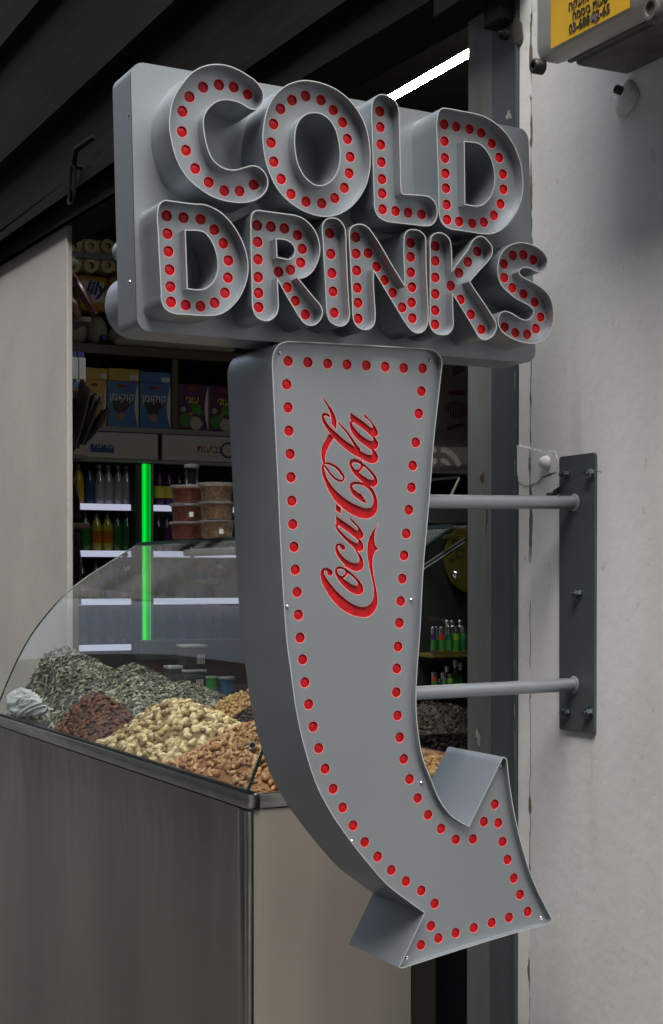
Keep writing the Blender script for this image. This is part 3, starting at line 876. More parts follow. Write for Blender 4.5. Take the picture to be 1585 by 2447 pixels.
place(MB().box((XW+0.012, yB+0.001, -0.165), (XW+0.10, yC, 3.2), 0.004).build('upright', POST2, t2))
def blotch(px, py, rx, ry, x, m, par, seed, name, nn=5):
    rg = random.Random(seed); mb = MB()
    for k in range(nn):
        cx_, cy_ = px+rg.uniform(-1,1)*rx*.5, py+rg.uniform(-1,1)*ry*.6
        l = []
        for j in range(11):
            a = 2*pi*j/11; r_ = rg.uniform(.25, .75)
            q = on(cx_+cos(a)*rx*r_*.6, cy_+sin(a)*ry*r_*.55, 0, x-0.0006-k*0.00008); l.append(q)
        mb.add(l, [tuple(range(11))])
    place(mb.build(name, m, par))
blotch(1143, 1762, 9, 24, XW+.012, PAINTC, t2, 4, 'paint_chip', 8)
blotch(1217, 274, 9, 14, XW+.006, PAINTC, t1, 5, 'paint_chip', 8)
blotch(1152, 1138, 7, 26, XW+.012, RUST, t2, 6, 'rust_stain', 6)
blotch(1163, 1230, 3, 60, XW+.012, RUST, t2, 8, 'rust_stain', 6)
mb = MB()
rg = random.Random(2)
for k in range(10):
    y0 = [890, 1010, 1100, 1185, 1340, 1500, 1580, 1680, 1745, 1790][k]
    h = rg.uniform(12, 45)
    a = on(1228, y0, 0, XW-0.0046); b = on(1228, y0+h, 0, XW-0.0046)
    w_ = rg.uniform(.0008, .0022)
    place(MB().add([(a.x, yA-0.0005, a.z), (a.x, yA-0.0005+w_, a.z), (a.x, yA-0.0005+w_*.6, b.z), (a.x, yA-0.0005, b.z)], [(0,1,2,3)]).build('paint_chip', PAINTC, t1))

# grey wall on the far side of the opening
GWALL = mat('grey_wall_paint', (0.42, 0.405, 0.37), 0.7, 0, var=0.15, scale=2.5, bump=0.3, bscale=30, dist=0.003)
gw = thing('grey_wall', 'plain grey-beige wall left of the shop opening, under the dark shutter beam', 'wall', loc=(XW, 8, 0))
bpy.context.view_layer.update()
place(MB().box((XW, 5.672, -0.165), (XW+0.022, 16, 5.2), 0.004).build('wall', GWALL, gw))
place(MB().box((XW+0.024, 5.68, 0.5), (XW+0.046, 5.70, 1.42), 0.002).build('door_strip', WOOD, gw))
p = on(165, 1062, 0, XW-0.002)
q = on(171, 1260, 0, XW-0.002)

# shutter beam above the opening
bt = thing('shutter_beam', 'dark steel shutter beam running over the shop opening at the top left', 'beam', loc=(XW, 4, 2.8))
bpy.context.view_layer.update()
def beam(x0, x1, za, zb, y0=2.86, y1=16.0, d0=0.0, bev=0.004, name='beam', m=DKSTEEL):
    """za/zb: bottom and top heights; the bottom sinks by d0 towards the near end"""
    mb = MB()
    lo = lambda y: za - d0*(7.0-y)/4.0
    mb.hexa([(x0,y0,lo(y0)),(x1,y0,lo(y0)),(x1,y1,lo(y1)),(x0,y1,lo(y1)),(x0,y0,zb),(x1,y0,zb),(x1,y1,zb),(x0,y1,zb)])
    return place(mb.build(name, m, bt))
beam(XW-0.02, XW+0.14, 2.84, 2.995, d0=0.10, name='lower_channel')
beam(XW-0.045, XW-0.02, 2.905, 2.93, d0=0.06, name='channel_lip')
beam(XW-0.01, XW+0.12, 3.003, 3.20, name='shutter_housing')
beam(XW-0.06, XW+0.10, 3.205, 3.235, name='housing_lip')
beam(XW-0.03, XW+0.12, 3.24, 3.66, name='upper_housing')
beam(XW-0.07, XW+0.12, 3.665, 3.69, name='upper_lip')
beam(XW-0.035, XW+0.12, 3.695, 5.2, name='fascia')
# near end: cap and rusty brackets over the posts
place(MB().box((XW-0.06, 2.575, 2.665), (XW+0.14, 2.858, 3.3), 0.006).build('end_cap', DKSTEEL, bt))
place(MB().box((XW-0.035, 2.63, 2.60), (XW+0.004, 2.70, 2.664), 0.004).build('bracket', DKSTEEL, bt))
RUB = mat('dirty_mortar', (0.10, 0.09, 0.08), 0.95, 0, var=0.6, scale=30, bump=1, bscale=60)
def lump(r, c, seed, m, par, name, sq=(1,1,1), sub=3, amp=.25, fr=1.0):
    bm = bmesh.new(); bmesh.ops.create_icosphere(bm, subdivisions=sub, radius=r)
    rg = random.Random(seed)
    ph = [Vector((rg.uniform(-1,1), rg.uniform(-1,1), rg.uniform(-1,1))).normalized()*rg.uniform(2,6)*fr/r for _ in range(6 if fr == 1.0 else 14)]
    for v in bm.verts:
        d = sum((sin if fr == 1.0 else (lambda t: 1-2*abs(sin(t))))(v.co.dot(p_)+i) for i, p_ in enumerate(ph))/(6 if fr == 1.0 else 7)
        v.co *= 1+amp*d
        v.co = Vector((v.co.x*sq[0], v.co.y*sq[1], v.co.z*sq[2]))
    return place(MB().bm(bm, M=Matrix.Translation(c)).build(name, m, par, smooth=60))
lump(0.022, on(1240, 80, 0, XW), 3, RUB, bt, 'mortar_lump', (.25,.8,1.2), amp=.5)
lump(0.022, on(1226, 60, 0, XW-.0), 4, RUB, bt, 'mortar_lump', (.25,1,1.1), amp=.5)
mb = MB()
p = on(1213, 84, 0, XW-.02)
mb.lathe([(0.010,0),(0.010,0.012),(0.006,0.012),(0.006,0.022)], p, (-1,0,0), 12)
place(mb.build('stud', DKSTEEL, bt, smooth=40))
# long shackle hanging from the beam
mb = MB(); c = on(172, 440, 0, XW-0.075)
pts = []
for k in range(33):
    a = 2*pi*k/32
    y = cos(a)*0.030; z = sin(a)*0.030 + (0.040 if sin(a) > 0 else -0.040)
    pts.append(c + Vector((0.004*sin(a*2), y + z*.12*-1, z)))
mb.tube(pts, 0.0065, 8)
place(mb.build('shackle', DKSTEEL, bt, smooth=60))
place(MB().tube([c+Vector((0.05,-.01,.055)), c+Vector((0,-.02,.06)), c+Vector((-.01,-.08,.10)), c+Vector((.03,-.16,.13))], 0.010, 8).build('hook', DKSTEEL, bt, smooth=60))

# unseen street buildings, added to block low light and show in reflections
ob_ = thing('street_blocker', 'unseen dark building added across the street to block light, with rows of window openings', 'building', loc=(-5.5, 8, 0))
bpy.context.view_layer.update()
BLD = mat('blocker_plaster', (0.085, 0.08, 0.075), 0.85, 0, var=0.3, scale=1.5)  # dark, so the added blocks bounce little light
place(MB().box((-15, -9, -0.1), (-5.5, 40, 13)).build('wall', BLD, ob_))
WN = mat('dark_window', (0.03, 0.035, 0.04), 0.1)
for k in range(11):
    for j in range(3):
        place(MB().box((-5.53, -6+3.6*k, 0.9+3.4*j), (-5.49, -4.5+3.6*k, 2.7+3.4*j), 0.01).build('window', WN, ob_))

RPNL = mat('pale_reflector', (0.42, 0.40, 0.37), 0.6, 0, var=0.2, scale=3)
for k in range(7):  # pale panels added out of view to make streaks in the steel's reflections
    place(MB().box((-5.54, 1.2+3.1*k, -0.1), (-5.485, 2.1+3.1*k+.5*(k % 3), 2.3), 0.01).build('shutter', RPNL, ob_))
ob2 = thing('corner_blocker', 'unseen plain building added behind the viewer to block light along the street', 'building', loc=(0, -9, 0))
bpy.context.view_layer.update()
place(MB().box((-5.4, -20, -0.1), (XW+.2, -9, 13)).build('wall', BLD, ob2))  # added out of view to cut low light from behind
for k in range(3):
    place(MB().box((-4.5+2.2*k, -9.01, 1.0), (-3.3+2.2*k, -8.97, 2.8), 0.01).build('window', WN, ob2))

# ------------------------------------------------------------------ shop interior shell
IW = mat('interior_wall', (0.10, 0.095, 0.085), 0.8, var=0.2, scale=2)
CE = mat('interior_ceiling', (0.050, 0.046, 0.040), 0.8, var=0.1, scale=1.5)
struct('ceiling', MB().box((XW+0.13, 2.86, 4.40), (8.2, 10.2, 4.50)), CE)
struct('shop_wall', MB().box((XW+0.15, 10.0, 0.0), (8.2, 10.15, 4.395)).box((8.05, 2.9, 0.01), (8.2, 9.99, 4.395)).box((XW+0.11, 2.70, 0.01), (8.04, 2.83, 4.395)), IW)
TUBE = mat('fluorescent_tube', (1,1,1), 0.5, emit=(1,0.98,0.93), estr=78.0)
lt = thing('ceiling_light', 'long white fluorescent tube glowing under the shop ceiling', 'ceiling light', loc=(3.36, 5.8, 3.7))
bpy.context.view_layer.update()
zt = 3.62
pa = on(932, 236, 2, zt); pb = on(1117, 128, 2, zt)
pb = pa + (pb-pa)*1.25; pb.x = pa.x = (pa.x+pb.x)/2
place(MB().tube([(pa.x,pa.y,zt),(pa.x,pb.y,zt)], 0.0155, 14).build('tube', TUBE, lt, smooth=60))
place(MB().lathe([(.017,0),(.017,.03)], (pa.x, pa.y+.03, zt), (0,-1,0), 12).build('end_cap', DARK, lt))

# security box on the wall, top right
SBOX = mat('aged_white_plastic', (0.47, 0.46, 0.40), 0.45, 0, col2=(0.36,0.345,0.29), scale=5, bump=0.15, bscale=60)
SBD = mat('grimy_plastic', (0.16, 0.155, 0.14), 0.7, 0, col2=(0.06,0.055,0.05), scale=9, bump=.4, bscale=40)
YEL = mat('yellow_sticker', (0.72, 0.42, 0.02), 0.45, 0, var=0.12, scale=12)
INK = mat('black_ink', (0.03, 0.028, 0.02), 0.6)
XB = 1.52
sb = thing('security_box', 'weathered white alarm box with a yellow phone-number sticker, high on the cream wall', 'alarm box', loc=(XW, 2.1, 2.5))
bpy.context.view_layer.update()
yb_, zb_ = 2.282, 2.385
place(MB().box((XB, 1.74, zb_), (XB+0.060, yb_, 2.86), 0.022).build('cover', SBOX, sb, smooth=40))
place(MB().box((XB+0.063, 1.75, zb_+.008), (XB+0.075, yb_-.012, 2.85), 0.004).build('seam', SBD, sb))
place(MB().box((XB+0.078, 1.76, zb_+.004), (XW-0.001, yb_-.012, 2.85), 0.010).build('base', SBD, sb))
for x, y, r_ in ((1283,158,.013),(1563,22,.021)):
    p = on(x, y, 0, XB-0.001)
    place(MB().lathe([(r_,-.012),(r_,.004),(r_*.8,.008),(r_*.55,.008),(r_*.5,.003),(0.0005,.003)], p, (-1,0,0), 20).build('corner_screw', BLACK if r_ < .02 else SBD, sb, smooth=40))
st = [on(x, y, 0, XB-0.0008) for x, y in ((1317,-60),(1317,116),(1506,17),(1506,-60))]
stk = place(MB().add(st, [(0,1,2,3)]).build('sticker', YEL, sb))
def sticker_text(s, px, py, size, sx=1.0, bold=0.0):
    p = on(px, py, 0, XB-0.0016)
    return place(text(s, size, face_X(p), INK, 'lettering', stk, bold=bold, sx=sx))
stk_z = lambda y: on(1410, y, 0, XB).z
sticker_text('03-688 52-65', 1408, 46, 0.0225, 0.93, 0.0004)
sticker_text(heb('שעות ביממה'), 1410, 17, 0.019, 1.0, 0.0003)
sticker_text(heb('מוקד אזעקה'), 1404, -8, 0.021, 1.0, 0.0003)
blotch(1419, 37, 15, 14, XB-0.0018, mat('grey_smudge', (0.13,0.10,0.10), .8), stk, 3, 'smudge', 5)
# wall anchor below the box
an = thing('wall_anchor', 'broken plaster-caked anchor stub poking from the wall below the alarm box', 'anchor', loc=(XW, 2.25, 2.33))
bpy.context.view_layer.update()
ap = on(1498, 235, 0, XW-0.004)
lump(0.026, ap, 9, PATCH, an, 'plaster', (.4,1.0,1.3), amp=.4)
place(MB().lathe([(0.008,0),(0.008,0.014),(0.005,0.014),(0.005,0.002)], ap+Vector((-0.008,.002,.012)), (-1,0,.2), 14, cap=False).build('sleeve', RUST, an, smooth=40))

# ------------------------------------------------------------------ back of the shop: cooler, shelves, goods
YK = 9.0
def Z(px, py, y=YK): return on(px, py, 1, y).z
def X(px, y=YK): return on(px, 1000, 1, y).x
def quad(x0, y0, x1, y1, y=YK):
    """photo rectangle -> x range and z range on the plane y"""
    a = on((x0+x1)/2, (y0+y1)/2, 1, y)
    return X(x0, y), Z((x0+x1)/2, y1, y), X(x1, y), Z((x0+x1)/2, y0, y)
def plain(name, c, r=.5, **k): return mat(name, c, r, **k)
HEAD = plain('cooler_header', (0.50,0.46,0.42), .5, var=.08, scale=3)
CBODY = plain('cooler_body', (0.02,0.021,0.023), .5)
SHELFW = plain('shelf_light', (0.8,0.83,1), .4, emit=(0.72,0.76,1.0), estr=0.22)
GREEN = plain('green_led', (0,0.35,0.03), .4, emit=(0.0,1.0,0.06), estr=0.75)
t_ = GREEN.node_tree; tcg = nd(t_, 'ShaderNodeTexCoord'); sg_ = nd(t_, 'ShaderNodeSeparateXYZ'); t_.links.new(tcg.outputs['Generated'], sg_.inputs[0])
rg_ = nd(t_, 'ShaderNodeValToRGB'); t_.links.new(sg_.outputs['X'], rg_.inputs[0])
for q_, v_ in ((0.0, .16), (.22, .36), (.5, .13), (.78, .06), (.86, .22), (1.0, .04)):
    e_ = rg_.color_ramp.elements.new(q_) if 0 < q_ < 1 else rg_.color_ramp.elements[0 if q_ == 0 else -1]
    e_.color = (v_, v_, v_, 1)
t_.links.new(rg_.outputs[0], t_.nodes['Principled BSDF'].inputs['Emission Strength'])
GREY = plain('grey_trim', (0.25,0.25,0.25), .5)
REDINK = plain('red_ink', (0.28,0.02,0.03), .6)
BLUEINK = plain('blue_ink', (0.02,0.05,0.20), .6)
WHITEINK = plain('white_ink', (0.62,0.62,0.60), .6)
YELINK = plain('yellow_ink', (0.62,0.50,0.05), .6)
ck = thing('drinks_cooler', 'long dark drinks cooler with a beige header, white shelf lights and a green light strip', 'cooler', loc=(4, YK, 0))
bpy.context.view_layer.update()
zt0, zt1 = 2.206, 2.365
xs0, xs1 = 2.30, 6.6
xm = X(383)
place(MB().box((xs0, YK, zt0), (xm-0.012, YK+.05, zt1), .006).build('header_panel', HEAD, ck))
place(MB().box((xm+0.012, YK, zt0), (xs1, YK+.05, zt1), .006).build('header_panel', HEAD, ck))
place(MB().box((xs0, YK-.012, zt1+.002), (xs1, YK+.7, zt1+.032), .004).build('top_trim', GREY, ck))
place(MB().box((xs0, YK-.012, zt0-.022), (xs1, YK+.04, zt0-.002), .004).build('lower_trim', GREY, ck))
place(MB().box((xs0, YK+.65, 0.02), (xs1, YK+.70, zt1), .004).box((xs0, YK+.052, zt0), (xs1, YK+.649, zt0+.03)).build('back_panel', CBODY, ck))
place(MB().box((X(322), YK-.01, .02), (X(338), YK+.64, zt0-.03), .004).build('frame_post', CBODY, ck))
place(MB().box((X(361), YK-.012, .02), (X(365), YK+.02, zt0-.026), .002).build('frame_post', GREY, ck))
place(MB().box((X(336), YK-.03, .95), (X(357), YK-.013, zt0-.026), .008).build('green_strip', GREEN, ck))
lv = [Z(250,1211), Z(250,1323), Z(250,1438), Z(250,1548)]
for z in lv:
    place(MB().box((xs0, YK+.03, z-.02), (xs1, YK+.60, z-.012)).build('cooler_shelf', GREY, ck))
    for a, b in ((190,314),(364,590),(640,1100)):
        place(MB().box((X(a), YK+.004, z-.019), (X(b), YK+.028, z+.018), .006).build('shelf_light', SHELFW, ck))
# header lettering
def ptext(s, px, py, h, m, par, y=YK, sx=1.0, bold=0.0, off=0.002, shear=0.0):
    p = on(px, py, 1, y); p.y = y-off
    return place(text(s, h, face_Y(p), m, 'lettering', par, bold=bold, sx=sx, shear=shear))
ptext(heb('נביעות'), 500, 1074, 0.068, REDINK, ck, sx=.88, bold=.0005)
ptext(heb('הטבע הישראלי'), 499, 1091, 0.022, GREY, ck, sx=.95)
mb = MB(); c = on(545, 1076, 1, YK-.003)
ring = lambda r: [(c.x+r*cos(2*pi*k/28), YK-.003, c.z+r*sin(2*pi*k/28)) for k in range(28)]
mb.add(ring(.050)+ring(.037), [(i,(i+1)%28,28+(i+1)%28,28+i) for i in range(28)])
place(mb.build('round_emblem', BLUEINK, ck))
x0, z0, x1, z1 = quad(216, 1062, 272, 1081)
place(MB().box((x0, YK-.004, z0), (x1, YK-.001, z1), .001).build('blue_badge', BLUEINK, ck))
ptext(heb('פריגת'), 246, 1064, 0.052, WHITEINK, ck, off=.006)

def bottle(name, label, cat, px, z, y, h, r, cols, group, cap=None, lab=None, parts=True):
    x = X(px, y)
    o = thing(name, label, cat, group, loc=(x, y, z))
    bpy.context.view_layer.update()
    place(MB().lathe([(r*.9,0),(r,h*.04),(r,h*.55),(r*.92,h*.66),(r*.42,h*.84),(r*.36,h*.92)], (x,y,z), (0,0,1), 16).build('bottle_body', cols, o, smooth=40))
    place(MB().lathe([(r*.42,h*.925),(r*.42,h)], (x,y,z), (0,0,1), 12).build('cap', cap or cols, o, smooth=40))
    if lab:
        place(MB().lathe([(r*1.02,h*.2),(r*1.02,h*.5)], (x,y,z), (0,0,1), 16, cap=False).build('label', lab, o, smooth=40))
    return o
BY = plain('yellow_drink', (0.45,0.30,0.02), .25); BB = plain('blue_drink', (0.02,0.05,0.12), .25)
BC = plain('silver_drink', (0.30,0.32,0.33), .2, metal=.3); BG = plain('green_drink', (0.02,0.10,0.02), .2)
BYG = plain('lemon_drink', (0.30,0.28,0.02), .2); BK = plain('cola_drink', (0.012,0.008,0.008), .15)
BO = plain('orange_drink', (0.32,0.10,0.01), .25); BP = plain('purple_drink', (0.06,0.012,0.07), .25)
yb1 = YK+.12
row1 = [(187,BY,'yellow'),(213,BB,'dark blue'),(237,BC,'clear silver'),(258,BC,'clear silver'),(282,BC,'clear silver'),(302,BC,'clear silver'),(380,BP,'dark purple'),(403,BP,'dark purple'),(427,BK,'dark cola')]
ords = ['first','second','third','fourth','fifth','sixth','seventh','eighth','ninth','tenth']
for i, (px, m, cn_) in enumerate(row1):
    bottle('drink_bottle', f'{cn_} drink bottle, {ords[i]} from the left on the top cooler shelf', 'bottle', px, lv[0]+.018, yb1, .24, .034, m, 'drink bottles in the cooler',
           cap=(WHITEINK if m is BC else m), lab=(GREY if m is BC else YELINK if m is BP else None))
row2 = [(203,BG,'dark green'),(230,BYG,'lemon yellow'),(256,BYG,'lemon yellow'),(280,BG,'dark green'),(302,BG,'dark green'),(378,BK,'dark cola'),(398,BP,'dark purple')]
for i, (px, m, cn_) in enumerate(row2):
    bottle('drink_bottle', f'{cn_} drink bottle, {ords[i]} from the left on the second cooler shelf', 'bottle', px, lv[1]+.018, yb1, .24, .034, m, 'drink bottles in the cooler', cap=BG, lab=BO if m is BYG else None)
for j, (lvi, nm) in enumerate(((2,'third'),(3,'lowest'))):
    for i, px in enumerate((195,228,262,295,385,430,475,520)):
        m = (BK, BG, BB, BP)[(i+j) % 4]; cn_ = {id(BK):'dark cola', id(BG):'dark green', id(BB):'dark blue', id(BP):'dark purple'}[id(m)]
        bottle('drink_bottle', f'{cn_} drink bottle, {ords[i]} from the left on the {nm} cooler shelf', 'bottle', px, lv[lvi]+.018, yb1, .23, .036, m, 'drink bottles in the cooler', lab=DARK)

# wooden shelving over the cooler
sh = thing('wooden_shelf', 'brown wooden shelving above the drinks cooler', 'shelf', loc=(4, YK, 2.4))
bpy.context.view_layer.update()
zb0 = Z(300, 849); zb1 = Z(300, 826)
place(MB().box((2.4, YK, zb0), (6.6, YK+.55, zb1), .004).build('shelf_board', WOOD, sh))
place(MB().box((X(412), YK+.001, zt1+.034), (X(427), YK+.5, zb0-.002), .004).build('divider', WOOD, sh))
place(MB().box((2.4, YK+.56, zt1+.034), (6.6, YK+.58, 3.7), .004).build('back_board', DARK, sh))
# cereal boxes
def cereal(px0, py0, px1, py1, col, colname, word, wcol, label, extra):
    x0, z0, x1, z1 = quad(px0, py0, px1, py1, YK+.03)
    z0 = zt1+.034
    o = thing('cereal_box', label, 'cereal box', 'cereal boxes on the shelf', loc=((x0+x1)/2, YK+.06, z0))
    bpy.context.view_layer.update()
    place(MB().box((x0+.003, YK+.032, z0), (x1-.004, YK+.10, z1), .002).build('carton', WHITEINK, o))
    # coloured front with a curved right edge
    W = x1-x0; H = z1-z0; pts = [(x0+.003, z0), (x1-.03*W, z0)]
    for k in range(9):
        u = k/8; pts.append((x1-.03*W - .13*W*sin(pi*min(1, u*1.0))*(1 if u < 1 else 0)*.9, z0+H*u*.98))
    pts += [(x1-.03*W, z1), (x0+.003, z1)]
    place(MB().add([(a, YK+.0305, b) for a, b in pts], [tuple(range(len(pts)))]).build('front_print', col, o))
    if word:
        ptext(word, (px0+px1)/2-4, py0+.32*(py1-py0), 0.062, wcol, o, y=YK+.029, bold=.0008, sx=.95)
    # printed blobs: a bowl of chocolate cereal or green fruit
    rg = random.Random(px0)
    for k, (bx, by, br, m) in enumerate(extra):
        c = (x0+W*bx, z0+H*by); n = 12
        l = [(c[0]+br*W*cos(2*pi*q/n)*rg.uniform(.8,1.15), YK+.0292-k*.0003, c[1]+br*W*sin(2*pi*q/n)*rg.uniform(.8,1.15)) for q in range(n)]
        place(MB().add(l, [tuple(range(n))]).build('printed_picture', m, o))
    # small red oval badge
    c = (x0+W*.45, z0+H*.90)
    place(MB().add([(c[0]+.17*W*cos(2*pi*q/14), YK+.029, c[1]+.035*H*sin(2*pi*q/14)) for q in range(14)], [tuple(range(14))]).build('oval_badge', REDINK, o))
CBL = plain('cereal_blue', (0.06,0.20,0.45), .4, col2=(0.03,0.10,0.30), scale=5); CYE = plain('cereal_yellow', (0.52,0.32,0.02), .4); CPU = plain('cereal_purple', (0.10,0.015,0.09), .4, var=.4, scale=8)
CHO = plain('printed_brown', (0.035,0.02,0.013), .5); CBOWL = plain('printed_tan', (0.30,0.19,0.08), .5); CGR = plain('printed_green', (0.08,0.25,0.03), .5, var=.5, scale=20); CMK = plain('printed_milk', (0.40,0.36,0.30), .5)
ch_ex = [(.42,.50,.26,CHO),(.28,.55,.13,CHO),(.60,.52,.15,CHO),(.42,.24,.12,CBOWL),(.25,.60,.045,CMK),(.40,.63,.04,CMK)]
pu_ex = [(.24,.22,.22,CGR),(.55,.48,.18,CGR),(.70,.40,.10,CGR),(.55,.15,.22,CMK),(.40,.36,.06,CBOWL),(.15,.45,.09,CMK)]
cereal(200,908,256,1034,CYE,'yellow',heb('קוקי'),WHITEINK,'yellow cereal box at the left end of the cereal row, behind dark packets',ch_ex)
cereal(257,911,333,1030,CBL,'blue',heb('קוקומן'),WHITEINK,'blue cereal box standing directly right of the yellow one',ch_ex)
cereal(334,916,410,1032,CBL,'blue',heb('קוקומן'),WHITEINK,'blue cereal box directly left of the wooden divider',ch_ex)
cereal(427,918,500,1036,CPU,'purple',heb('עוגי'),YELINK,'purple cereal box just right of the wooden divider',pu_ex)
cereal(501,924,575,1038,CPU,'purple',heb('עוגי'),YELINK,'purple cereal box partly hidden by the left side of the arrow',pu_ex)
def carton(px0, py0, px1, py1, y, col, name, label, cat, group=None, deep=.25, base=None, trim=None, tagm=None):
    x0, z0, x1, z1 = quad(px0, py0, px1, py1, y)
    if base is not None: z0 = base
    o = thing(name, label, cat, group, loc=((x0+x1)/2, y, z0))
    bpy.context.view_layer.update()
    place(MB().box((x0+.001, y, z0), (x1-.001, y+deep, z1), .003).build('carton', col, o))
    if trim: place(MB().box((x0, y-.001, z1-(z1-z0)*.22), (x1, y+.01, z1+.001)).build('printed_band', trim, o))
    if tagm:
        w_ = x1-x0
        place(MB().box((x1-w_*.32, y-.0012, z0+(z1-z0)*.15), (x1-w_*.05, y-.0002, z0+(z1-z0)*.55)).build('price_tag', tagm, o))
    return o, x0, z0, x1, z1
tops = [Z(230,908,YK+.03), Z(300,911,YK+.03), Z(370,916,YK+.03)]
carton(203,879,258,907,YK+.035,CYE,'snack_carton','flat yellow carton lying on the yellow cereal box','carton','flat cartons on the cereal boxes',.18,tops[0]+.002,tagm=WHITEINK)
carton(259,881,334,911,YK+.035,CYE,'snack_carton','flat yellow carton lying on a blue cereal box','carton','flat cartons on the cereal boxes',.18,tops[1]+.002,tagm=WHITEINK)
carton(335,889,410,917,YK+.035,CBL,'snack_carton','flat blue carton lying on the cereal box left of the divider','carton','flat cartons on the cereal boxes',.18,tops[2]+.002,tagm=WHITEINK)
# goods on top of the wooden shelf
CRM = plain('cream_paper', (0.70,0.60,0.32), .8, bump=.4, bscale=50); ORG = plain('orange_pack', (0.50,0.25,0.02), .4, col2=(.55,.36,.08), scale=6)
tp = thing('toilet_roll_pack', 'cream toilet rolls in two rows with a blue patterned band, above the shelf', 'toilet rolls', loc=(X(215), YK, zb1))
bpy.context.view_layer.update()
rr = (X(195)-X(157))/2
rows = [(588,(176,217,258,296)),(634,(176,217,258,296))]
HOLE_M = plain('cardboard_core', (0.05,0.045,0.035), .9)
for py, xs in rows:
    for px in xs:
        p = on(px, py, 1, YK+.02)
        place(MB().lathe([(rr*.40,.0),(rr*.42,-.002),(rr*.86,-.002),(rr*.97,.012),(rr*.97,.12)], p, (0,1,0), 24, cap=False).build('toilet_roll', CRM, tp, smooth=50))
        place(MB().lathe([(rr*.41,0),(rr*.41,.10),(0.001,.10)], p, (0,1,0), 18, cap=False).build('core', HOLE_M, tp, smooth=50))
place(MB().box((X(155), YK+.045, zb1+.001+.45), (X(315), YK+.14, on(215,566,1,YK).z), .02).build('inner_wrap', CRM, tp))
x0, z0, x1, z1 = quad(157, 604, 310, 619, YK)
place(MB().box((x0, YK-.002, z0), (x1, YK+.1, z1), .004).build('patterned_band', mat('band_pattern', (0.40,0.42,0.40), .6, col2=(.10,.13,.17), scale=30), tp))
op = thing('orange_pack', 'orange and yellow paper pack with dark script lettering under the toilet rolls', 'pack', loc=(X(225), YK, zb1))
bpy.context.view_layer.update()
x0, z0, x1, z1 = quad(186, 657, 262, 742, YK)
place(MB().box((x0, YK, z0), (x1, YK+.2, z1), .03).build('wrapper', ORG, op, smooth=50))
x0, z0, x1, z1 = quad(195, 672, 250, 722, YK)
place(MB().box((x0, YK-.004, z0), (x1, YK+.01, z1), .004).build('white_panel', WHITEINK, op))
ptext('lily', 226, 690, 0.11, BLUEINK, op, off=.007, bold=.004, shear=.3)
x0, z0, x1, z1 = quad(263, 660, 330, 742, YK)
o = thing('orange_pack', 'second orange pack half hidden behind the sign box', 'pack', loc=((x0+x1)/2, YK, zb1)); bpy.context.view_layer.update()
place(MB().box((x0+.004, YK+.01, z0), (x1, YK+.2, z1), .03).build('wrapper', ORG, o, smooth=50))
WP = plain('white_paper_bag', (0.44,0.41,0.33), .8, var=.3, scale=6, bump=1, bscale=12)
for i, (a, b, c, d, nm) in enumerate(((163,757,218,823,'crumpled off-white paper bag at the left end of the top shelf'),(216,750,266,823,'upright off-white paper bag with a small dark print, on the top shelf'),(268,775,330,825,'low off-white paper pack on the top shelf beside the sign box'))):
    x0, z0, x1, z1 = quad(a, b, c, d, YK)
    z0 = zb1
    o = tag(lump(.5, Vector(((x0+x1)/2, YK+.09, (z0+z1)/2)), i+40, WP, None, 'paper_bag', ((x1-x0), .16, (z1-z0)), 3, .06), nm, 'bag')
    if i == 1:
        q = quad(243, 800, 256, 812, YK)
        place(MB().box((q[0], YK-.005, q[1]), (q[2], YK+.03, q[3])).build('dark_print', BLUEINK, o))
x0, z0, x1, z1 = quad(272, 820, 560, 832, YK)
o = tag(MB().box((x0, YK-.03, zb1+.001), (x1, YK+.15, zb1+.05), .02).build('folded_sheet', WP, None, smooth=60), 'long folded white plastic sheet lying along the front edge of the top shelf', 'plastic sheet')

# rack just inside the opening, behind the grey wall, with hanging packets
YR = 6.8
rk = thing('side_rack', 'brown wooden rack just inside the opening next to the grey wall', 'rack', loc=(2.0, YR, 0))
bpy.context.view_layer.update()
def xr(px): return on(px, 1000, 1, YR).x
for a, py in ((219,762),(220,930),(206,1090),(215,1256)):
    z = on(190, py, 1, YR).z
    place(MB().box((XW+.05, YR, z-.012), (xr(a), YR+.7, z+.012), .003).build('rack_shelf', WOOD, rk))
place(MB().box((XW+.03, YR, 0.01), (XW+.06, YR+.72, 3.5), .003).build('rack_upright', WOOD, rk))
place(MB().box((XW+.061, YR+.68, 0.01), (XW+.36, YR+.70, 1.9), .003).build('rack_back', DARK, rk))
WC = plain('white_carton', (0.50,0.51,0.50), .5)
base = on(190, 930, 1, YR).z+.013
for i, (a, b) in enumerate(((158,171),(172,190),(191,208))):
    x0, x1 = xr(a), xr(b)
    z1 = on(185, 853, 1, YR).z
    o = thing('tall_carton', f'{["leftmost, half hidden","middle","rightmost"][i]} of three tall white cartons with blue tops on the side rack', 'carton', 'white cartons on the side rack', loc=((x0+x1)/2, YR, base))
    bpy.context.view_layer.update()
    place(MB().box((x0, YR+.01, base), (x1-.002, YR+.10, z1), .002).build('carton', WC, o))
    place(MB().box((x0, YR+.03, z1+.0005), (x1-.002, YR+.10, z1+.028), .002).build('blue_top', BLUEINK, o))
    place(MB().box((x0+.001, YR+.0085, base+.001), (x1-.003, YR+.02, base+.018)).build('blue_base', CBL, o))
    place(MB().box((x0+.008, YR+.0083, base+.018), (x1-.010, YR+.02, base+.034)).build('print', INK, o))
PKT = [plain('dark_packet_a', (0.035,0.025,0.025), .3, var=.4, scale=20), plain('dark_packet_b', (0.06,0.05,0.055), .28, var=.4, scale=14), plain('maroon_packet', (0.08,0.008,0.015), .3, var=.3, scale=12)]
